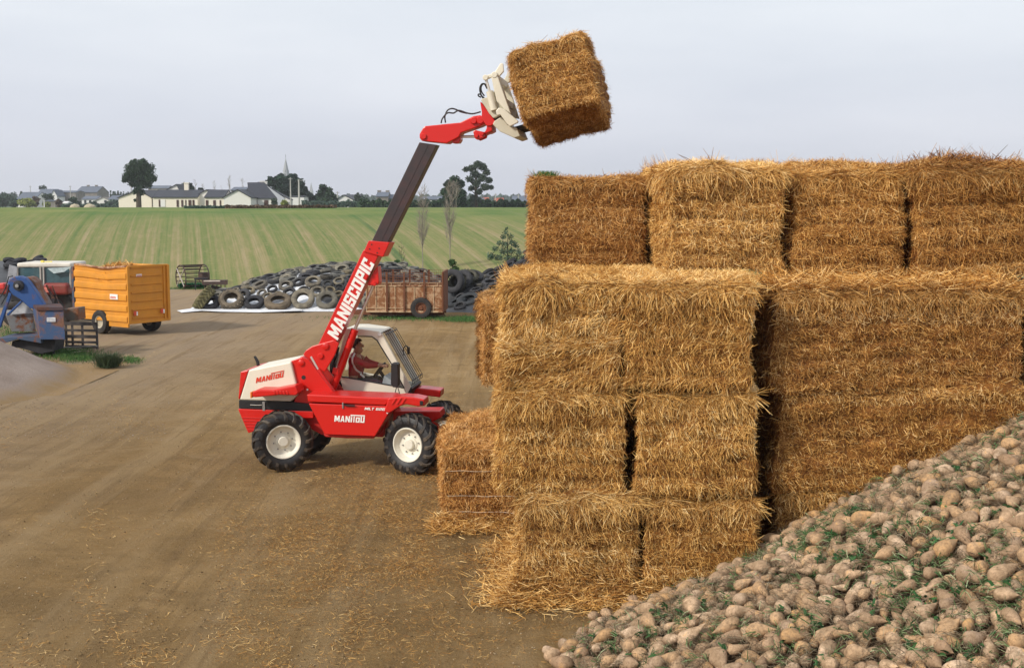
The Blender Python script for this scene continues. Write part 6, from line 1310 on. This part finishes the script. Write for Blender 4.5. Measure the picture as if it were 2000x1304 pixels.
# young trees at the foot of the field
def tzz(px, Y): return float(tz(at(px, 400, Y)[0], Y))
bare('sapling', 'tall thin bare poplar behind the rusty trailer, left one', 825, 66, 360, 34, n=90, zb=tzz(825, 66), group='young bare poplars at the field edge', thin=.55)
bare('sapling', 'tall thin bare poplar behind the rusty trailer, right one', 879, 66, 352, 30, n=90, zb=tzz(879, 66), group='young bare poplars at the field edge', thin=.55)
bare('sapling', 'short bare sapling just right of the boom collar', 784, 66, 470, 20, n=20, zb=tzz(784, 66), thin=.8, mat=BARK)
bare('sapling', 'thin bare tree against the left edge of the straw stack', 1036, 70, 385, 26, n=60, zb=tzz(1036, 70), group='young bare poplars at the field edge', thin=.5)
tree('conifer', 'young ragged conifer between tyre heap and stack', 990, 60, 440, 952, 1030, 'mid', 2500, .048, clumps=[(990, 447, 4), (988, 455, 6), (983, 463, 6), (997, 462, 6), (975, 474, 6), (986, 476, 8), (1000, 474, 8), (1008, 480, 6), (968, 486, 7), (982, 490, 9), (998, 490, 9), (1013, 492, 8), (960, 500, 9), (975, 503, 8), (992, 506, 10), (1008, 506, 9), (1022, 505, 8)], zb=0, trunk=.05)
for px, py, r_ in ((883, 513, 7), (888, 527, 8), (776, 513, 6)): tree('shrub', {883: 'upper of two small round bushes beside the right poplar', 888: 'lower of two small round bushes beside the right poplar', 776: 'small round bush at the foot of the short sapling'}[px], px, 64.5, py-r_, px-r_, px+r_, 'bush', 700, .05, clumps=[(px, py, r_)], zb=float(at(px, py+r_, 64.5)[2])-.05, cat='shrub', trunk=.02)
# ------------------------------------------------------------------ air
def haze():
    m = MB(); x0, x1, y0, y1, z0, z1 = -1500, 1500, -60, 1400, -8, 40
    m.box(((x0+x1)/2, (y0+y1)/2, (z0+z1)/2), (x1-x0, y1-y0, z1-z0)); mt = bpy.data.materials.new('haze'); mt.use_nodes = True; t = mt.node_tree; t.nodes.clear()
    o = t.nodes.new('ShaderNodeOutputMaterial'); v = t.nodes.new('ShaderNodeVolumePrincipled'); v.inputs['Color'].default_value = (.95, .97, 1, 1); v.inputs['Density'].default_value = .0003; v.inputs['Anisotropy'].default_value = .3
    t.links.new(v.outputs[0], o.inputs['Volume']); tag(m.build('haze', mt), 'thin bluish haze in the air towards the village', 'haze', None, 'stuff')
haze()
# ------------------------------------------------------------------ beet heap
PX, PY = 6.9, 12.7
def bz(X_, Y_):
    X_ = np.asarray(X_, float); Y_ = np.asarray(Y_, float); dx, dy = X_-PX, Y_-PY; r = np.sqrt(dx*dx+dy*dy); th = np.arctan2(-dy, -dx)   # 0: towards -x, positive: towards the camera
    Rr = 5.48+1.0*np.clip(th*5.5, 0, 1)+.1*np.clip(th, 0, 1.2)+.12*np.sin(th*9)+.10*np.sin(th*17+1)
    z = 2.62*(1-r/Rr); return np.where(z > 0, z*(.78+.22*np.clip(z/1.2, 0, 1)), z)+.05*np.sin(X_*2.1+Y_)*np.clip(z, 0, 1)
def M_soil():
    m = NM('heap_soil', .95, .1); v = m.coord('World'); n = m.noise(v, 6, 6, .7); m.col(m.ramp(n, [(.3, (.05, .03, .018)), (.7, (.17, .11, .065))])); m.bump(n, .8, .05); return m.m
o = grid('soil_heap', np.linspace(-.3, 12, 116), np.linspace(5.5, 13.6, 90), lambda A, Bq: np.where(bz(A, Bq) > 0, bz(A, Bq)-.05, -.12), M_soil(), None); tag(o, 'brown soil core under the beets', 'soil heap')
def M_beet():
    m = NM('sugar_beet', .78, .22); v = m.coord(); oi = m.n('ObjectInfo'); at_ = m.n('Attribute', attribute_name='var')
    rnd = m.math('FRACT', m.math('ADD', oi.outputs['Random'], at_.outputs['Fac']))
    mp_ = m.n('Mapping'); m.l(v, mp_.inputs[0]); cb_ = m.n('CombineXYZ'); m.l(m.math('MULTIPLY', rnd, 37.), cb_.inputs[0]); m.l(cb_.outputs[0], mp_.inputs['Location'])
    n1 = m.noise(mp_.outputs[0], 9, 5, .65, .3); n2 = m.noise(mp_.outputs[0], 45, 4, .7)
    base = m.ramp(rnd, [(0, (.32, .20, .12)), (.25, (.55, .38, .25)), (.5, (.50, .29, .13)), (.8, (.62, .45, .31)), (1, (.37, .255, .175))])
    c = m.mix(m.ramp(n1, [(.40, (0, 0, 0)), (.60, (.85, .85, .85))]), base, (.27, .18, .105)); c = m.mix(m.ramp(n2, [(.46, (0, 0, 0)), (.68, (.6, .6, .6))]), c, (.14, .085, .045))
    c = m.mix(m.ramp(n1, [(.30, (.8, .8, .8)), (.40, (0, 0, 0))]), c, (.60, .35, .14)); m.col(c); m.bump(n2, .45, .012); return m.m
BEET = M_beet()
def beet_arrays(seed, nu=14, nv=12, lo=False):
    q = np.random.default_rng(seed); L_ = q.uniform(.17, .27); Rb = q.uniform(.052, .080); t = np.linspace(0, 1, nv); pk = q.uniform(.22, .42)
    prof = np.where(t < pk, np.sqrt(np.clip(1-((pk-t)/pk)**2*.93, 0, 1)), (1-((t-pk)/(1-pk))**q.uniform(1.2, 1.8))**q.uniform(.75, 1.05))
    prof[-1] = .03; prof = np.clip(prof, .03, 1); bend = q.normal(0, .030, 2); a = np.linspace(0, 2*np.pi, nu, endpoint=False)
    V_ = []; k = q.normal(0, 1, (5, 3))*30; ph = q.uniform(0, 6.28, 5); gr_ = q.uniform(.03, .10); ga_ = q.uniform(0, 6.28)
    for j in range(nv):
        r = Rb*prof[j]*(1+gr_*np.cos(2*(a-ga_))+.02*np.cos(5*a)); p = np.stack([r*np.cos(a)+bend[0]*t[j]**2, r*np.sin(a)+bend[1]*t[j]**2, np.full(nu, (t[j]-.45)*L_)], 1)
        p = p*(1+.030*np.sin(p@k.T+ph).sum(1, keepdims=True)*.5); V_.append(p)
    tail = np.array([[bend[0]*1.3, bend[1]*1.3, .62*L_]]); top = np.array([[0, 0, -.455*L_-.004]]); V_ = np.concatenate(V_+[tail, top]); F_ = []
    for j in range(nv-1):
        for i in range(nu): F_.append((j*nu+i, j*nu+(i+1) % nu, (j+1)*nu+(i+1) % nu, (j+1)*nu+i))
    ti, to = nv*nu, nv*nu+1
    for i in range(nu): F_.append(((nv-1)*nu+i, (nv-1)*nu+(i+1) % nu, ti, ti)); F_.append(((i+1) % nu, i, to, to))
    return V_, F_, Rb, L_
vars_ = []
for s in range(12):
    V_, F_, Rb, L_ = beet_arrays(200+s); me = bpy.data.meshes.new('sugar_beet'); me.from_pydata([tuple(p) for p in V_], [], [f if f[2] != f[3] else f[:3] for f in F_]); me.polygons.foreach_set('use_smooth', [True]*len(me.polygons)); me.materials.append(BEET); vars_.append((me, V_, F_, Rb, L_))
# spots
spots = []; cell = {}
def free(x_, y_, z_, d):
    c = (int(x_/.2), int(y_/.2))
    for i in (-1, 0, 1):
        for j in (-1, 0, 1):
            for q in cell.get((c[0]+i, c[1]+j), ()):
                if (q[0]-x_)**2+(q[1]-y_)**2+(q[2]-z_)**2 < d*d: return False
    cell.setdefault(c, []).append((x_, y_, z_)); return True
for t in range(60000):
    x_, y_ = random.uniform(0, 9.5), random.uniform(6.6, 13.55); z = float(bz(x_, y_))
    if z < .012: continue
    layer = random.random() < .25; zz = z+(.07 if layer else random.uniform(-.02, .02))
    if y_ > 13.2 and x_ < 2.8: continue
    if y_ > 13.55: continue
    d = .118 if not layer else .135
    # a grassy bald streak runs down the middle of the heap
    if abs((x_-3.5)-(11.2-y_)*.35) < .28 and random.random() < .6: continue
    if math.sin(x_*2.3+1)*math.sin(y_*2.9)*math.sin(x_*1.1+y_) > .38 and random.random() < .6: continue
    if free(x_, y_, zz, d): spots.append([x_, y_, zz+.03, None])
for _ in range(50):                                 # stragglers at the foot
    px, py = random.choice(((1240, 1196), (1200, 1225), (1130, 1275), (1290, 1170), (1175, 1258), (1420, 1110), (1340, 1150), (1100, 1300))); p = G(px+random.gauss(0, 26), py+random.gauss(0, 9))
    if free(p[0], p[1], .05, .11): spots.append([p[0], p[1], .055, None])
def rmat(z, x_, y_):
    dx = -(float(bz(x_+.1, y_)-bz(x_-.1, y_)))/.2; dy = -(float(bz(x_, y_+.1)-bz(x_, y_-.1)))/.2; n = Vector((dx, dy, 1)).normalized() if z > .1 else Vector((0, 0, 1))
    a = random.uniform(0, 6.28); d = Vector((math.cos(a), math.sin(a), random.gauss(0, .38))); d = (d-n*d.dot(n)*.75).normalized(); return d.to_track_quat('Z', 'Y') @ Matrix.Rotation(random.uniform(0, 6.28), 3, 'Z').to_quaternion()
info = []
for s in spots:
    px, py, dd = proj(s[:3]); info.append((dd, px, py, s))
inview = sorted([i for i in info if -20 < i[1] < 2020 and i[2] < 1325], key=lambda t: t[0]); rest = [i for i in info if not (-20 < i[1] < 2020 and i[2] < 1325)]
GRP = 'sugar beets of the heap'
special = [(1150, 1240, 'lone sugar beet lying on bare dirt ahead of the heap'), (1083, 1283, 'pointed sugar beet at the outermost corner of the heap foot')]
for px, py, lab in special:
    p = G(px, py+6); v_ = vars_[3 if px > 1100 else 7]; o = link('sugar_beet', v_[0], loc=(p[0], p[1], v_[3]*.9), rot=(R(85), R(10), R(75) if px > 1100 else R(110))); o.scale = [1.15]*3; tag(o, lab, 'sugar beet', 'stray beets')
big = inview[:298]; others = inview[298:]+rest
for dd, px, py, s in big:
    v_ = random.choice(vars_); o = link('sugar_beet', v_[0], loc=s[:3]); sc = random.choice((.62, .8, .95, 1.0, 1.05, 1.15, 1.25)); o.scale = (sc, sc, sc*random.uniform(.85, 1.1)); o.rotation_euler = rmat(s[2], s[0], s[1]).to_euler()
    nm2 = 'small' if sc < .9 else 'medium' if sc < 1.1 else 'large'; tag(o, nm2+' muddy tan sugar beet in the near part of the beet heap', 'sugar beet', nm2+' sugar beets of the heap')
VV = []; FF = []; AA = []; nv = 0
for dd, px, py, s in others:
    me, V_, F_, Rb, L_ = random.choice(vars_); sc = random.choice((.62, .8, .95, 1.0, 1.05, 1.15, 1.25)); Rm = np.array(rmat(s[2], s[0], s[1]).to_matrix())
    P = (V_*sc)@Rm.T+np.array(s[:3]); VV.append(P); FF.append(np.array(F_)+nv); AA.append(np.full(len(P), random.random())); nv += len(P)
F_ = np.concatenate(FF); Vv = np.concatenate(VV); me = bpy.data.meshes.new('sugar_beets'); quads = F_[F_[:, 2] != F_[:, 3]]; tris_ = F_[F_[:, 2] == F_[:, 3]][:, :3]
loops = np.concatenate([quads.ravel(), tris_.ravel()]); me.vertices.add(len(Vv)); me.vertices.foreach_set('co', Vv.astype(np.float32).ravel()); me.loops.add(len(loops)); me.loops.foreach_set('vertex_index', loops.astype(np.int32))
tot = np.concatenate([np.full(len(quads), 4), np.full(len(tris_), 3)]); st_ = np.concatenate([[0], np.cumsum(tot)[:-1]]); me.polygons.add(len(tot)); me.polygons.foreach_set('loop_start', st_.astype(np.int32)); me.polygons.foreach_set('loop_total', tot.astype(np.int32)); me.update(calc_edges=True)
me.polygons.foreach_set('use_smooth', np.full(len(tot), True)); a_ = me.attributes.new('var', 'FLOAT', 'POINT'); a_.data.foreach_set('value', np.concatenate(AA).astype(np.float32)); me.materials.append(BEET)
tag(link('sugar_beets', me), 'the many farther sugar beets of the heap', 'sugar beets', None, 'stuff')
print('beets', len(big), len(others))
# leaves, stalks and roots between them
def tufts(n, nb, h, w_, cols, name, label, spread, wet=False, dens=None):
    P = []; D = []; 
    for _ in range(n):
        x_, y_ = random.uniform(.1, 8.5), random.uniform(7.0, 13.5); z = float(bz(x_, y_))
        if z < .0: continue
        if dens and random.random() > dens(x_, y_): continue
        a0 = random.uniform(0, 6.28); b0 = Vector((math.cos(a0), math.sin(a0), random.uniform(.0, .9)))
        for k in range(nb): P.append((x_+random.gauss(0, .02), y_+random.gauss(0, .02), z+.045+random.uniform(0, .07))); d = (b0+Vector((random.gauss(0, spread), random.gauss(0, spread), random.gauss(0, spread*.5)))).normalized(); D.append(tuple(d))
    P, D = np.array(P), np.array(D); k = len(P); N = unit(np.cross(D, rng.normal(0, 1, (k, 3))))
    Ln = rng.uniform(h*.4, h, k); V_, Q_ = blade_mesh(P, D, N, Ln, rng.uniform(w_*.5, w_, k), rng.uniform(-.02, .03, k), curl=np.stack([0*Ln, 0*Ln, -Ln*rng.uniform(.0, .5, k)], 1))
    m = NM(name, .7, .25); t_ = m.n('Attribute', attribute_name='var'); m.col(m.ramp(t_.outputs['Fac'], cols)); o = big_mesh(name, V_, Q_, m.m, attrs={'var': np.repeat(rng.random(k), 6)}); return tag(o, label, cat='leaves', kind='stuff')
def streak(x_, y_): return .30+.7*(abs((x_-3.5)-(11.2-y_)*.35) < .4)+.3*(math.sin(x_*3)*math.sin(y_*3.7) > .4)
tufts(6500, 8, .14, .009, [(0, (.03, .08, .025)), (.45, (.06, .14, .04)), (.75, (.14, .21, .08)), (1, (.40, .43, .25))], 'beet_leaves', 'green leaf stalks and torn leaves between the beets', .5, dens=streak)
tufts(1300, 7, .085, .030, [(0, (.015, .06, .02)), (1, (.045, .13, .035))], 'torn_leaves', 'dark green torn beet leaves lying on the heap', .8, dens=streak)
tufts(15000, 8, .14, .0040, [(0, (.07, .045, .028)), (.6, (.17, .12, .07)), (1, (.36, .31, .21))], 'roots', 'brown roots and dry stalks tangled between the beets', .6)
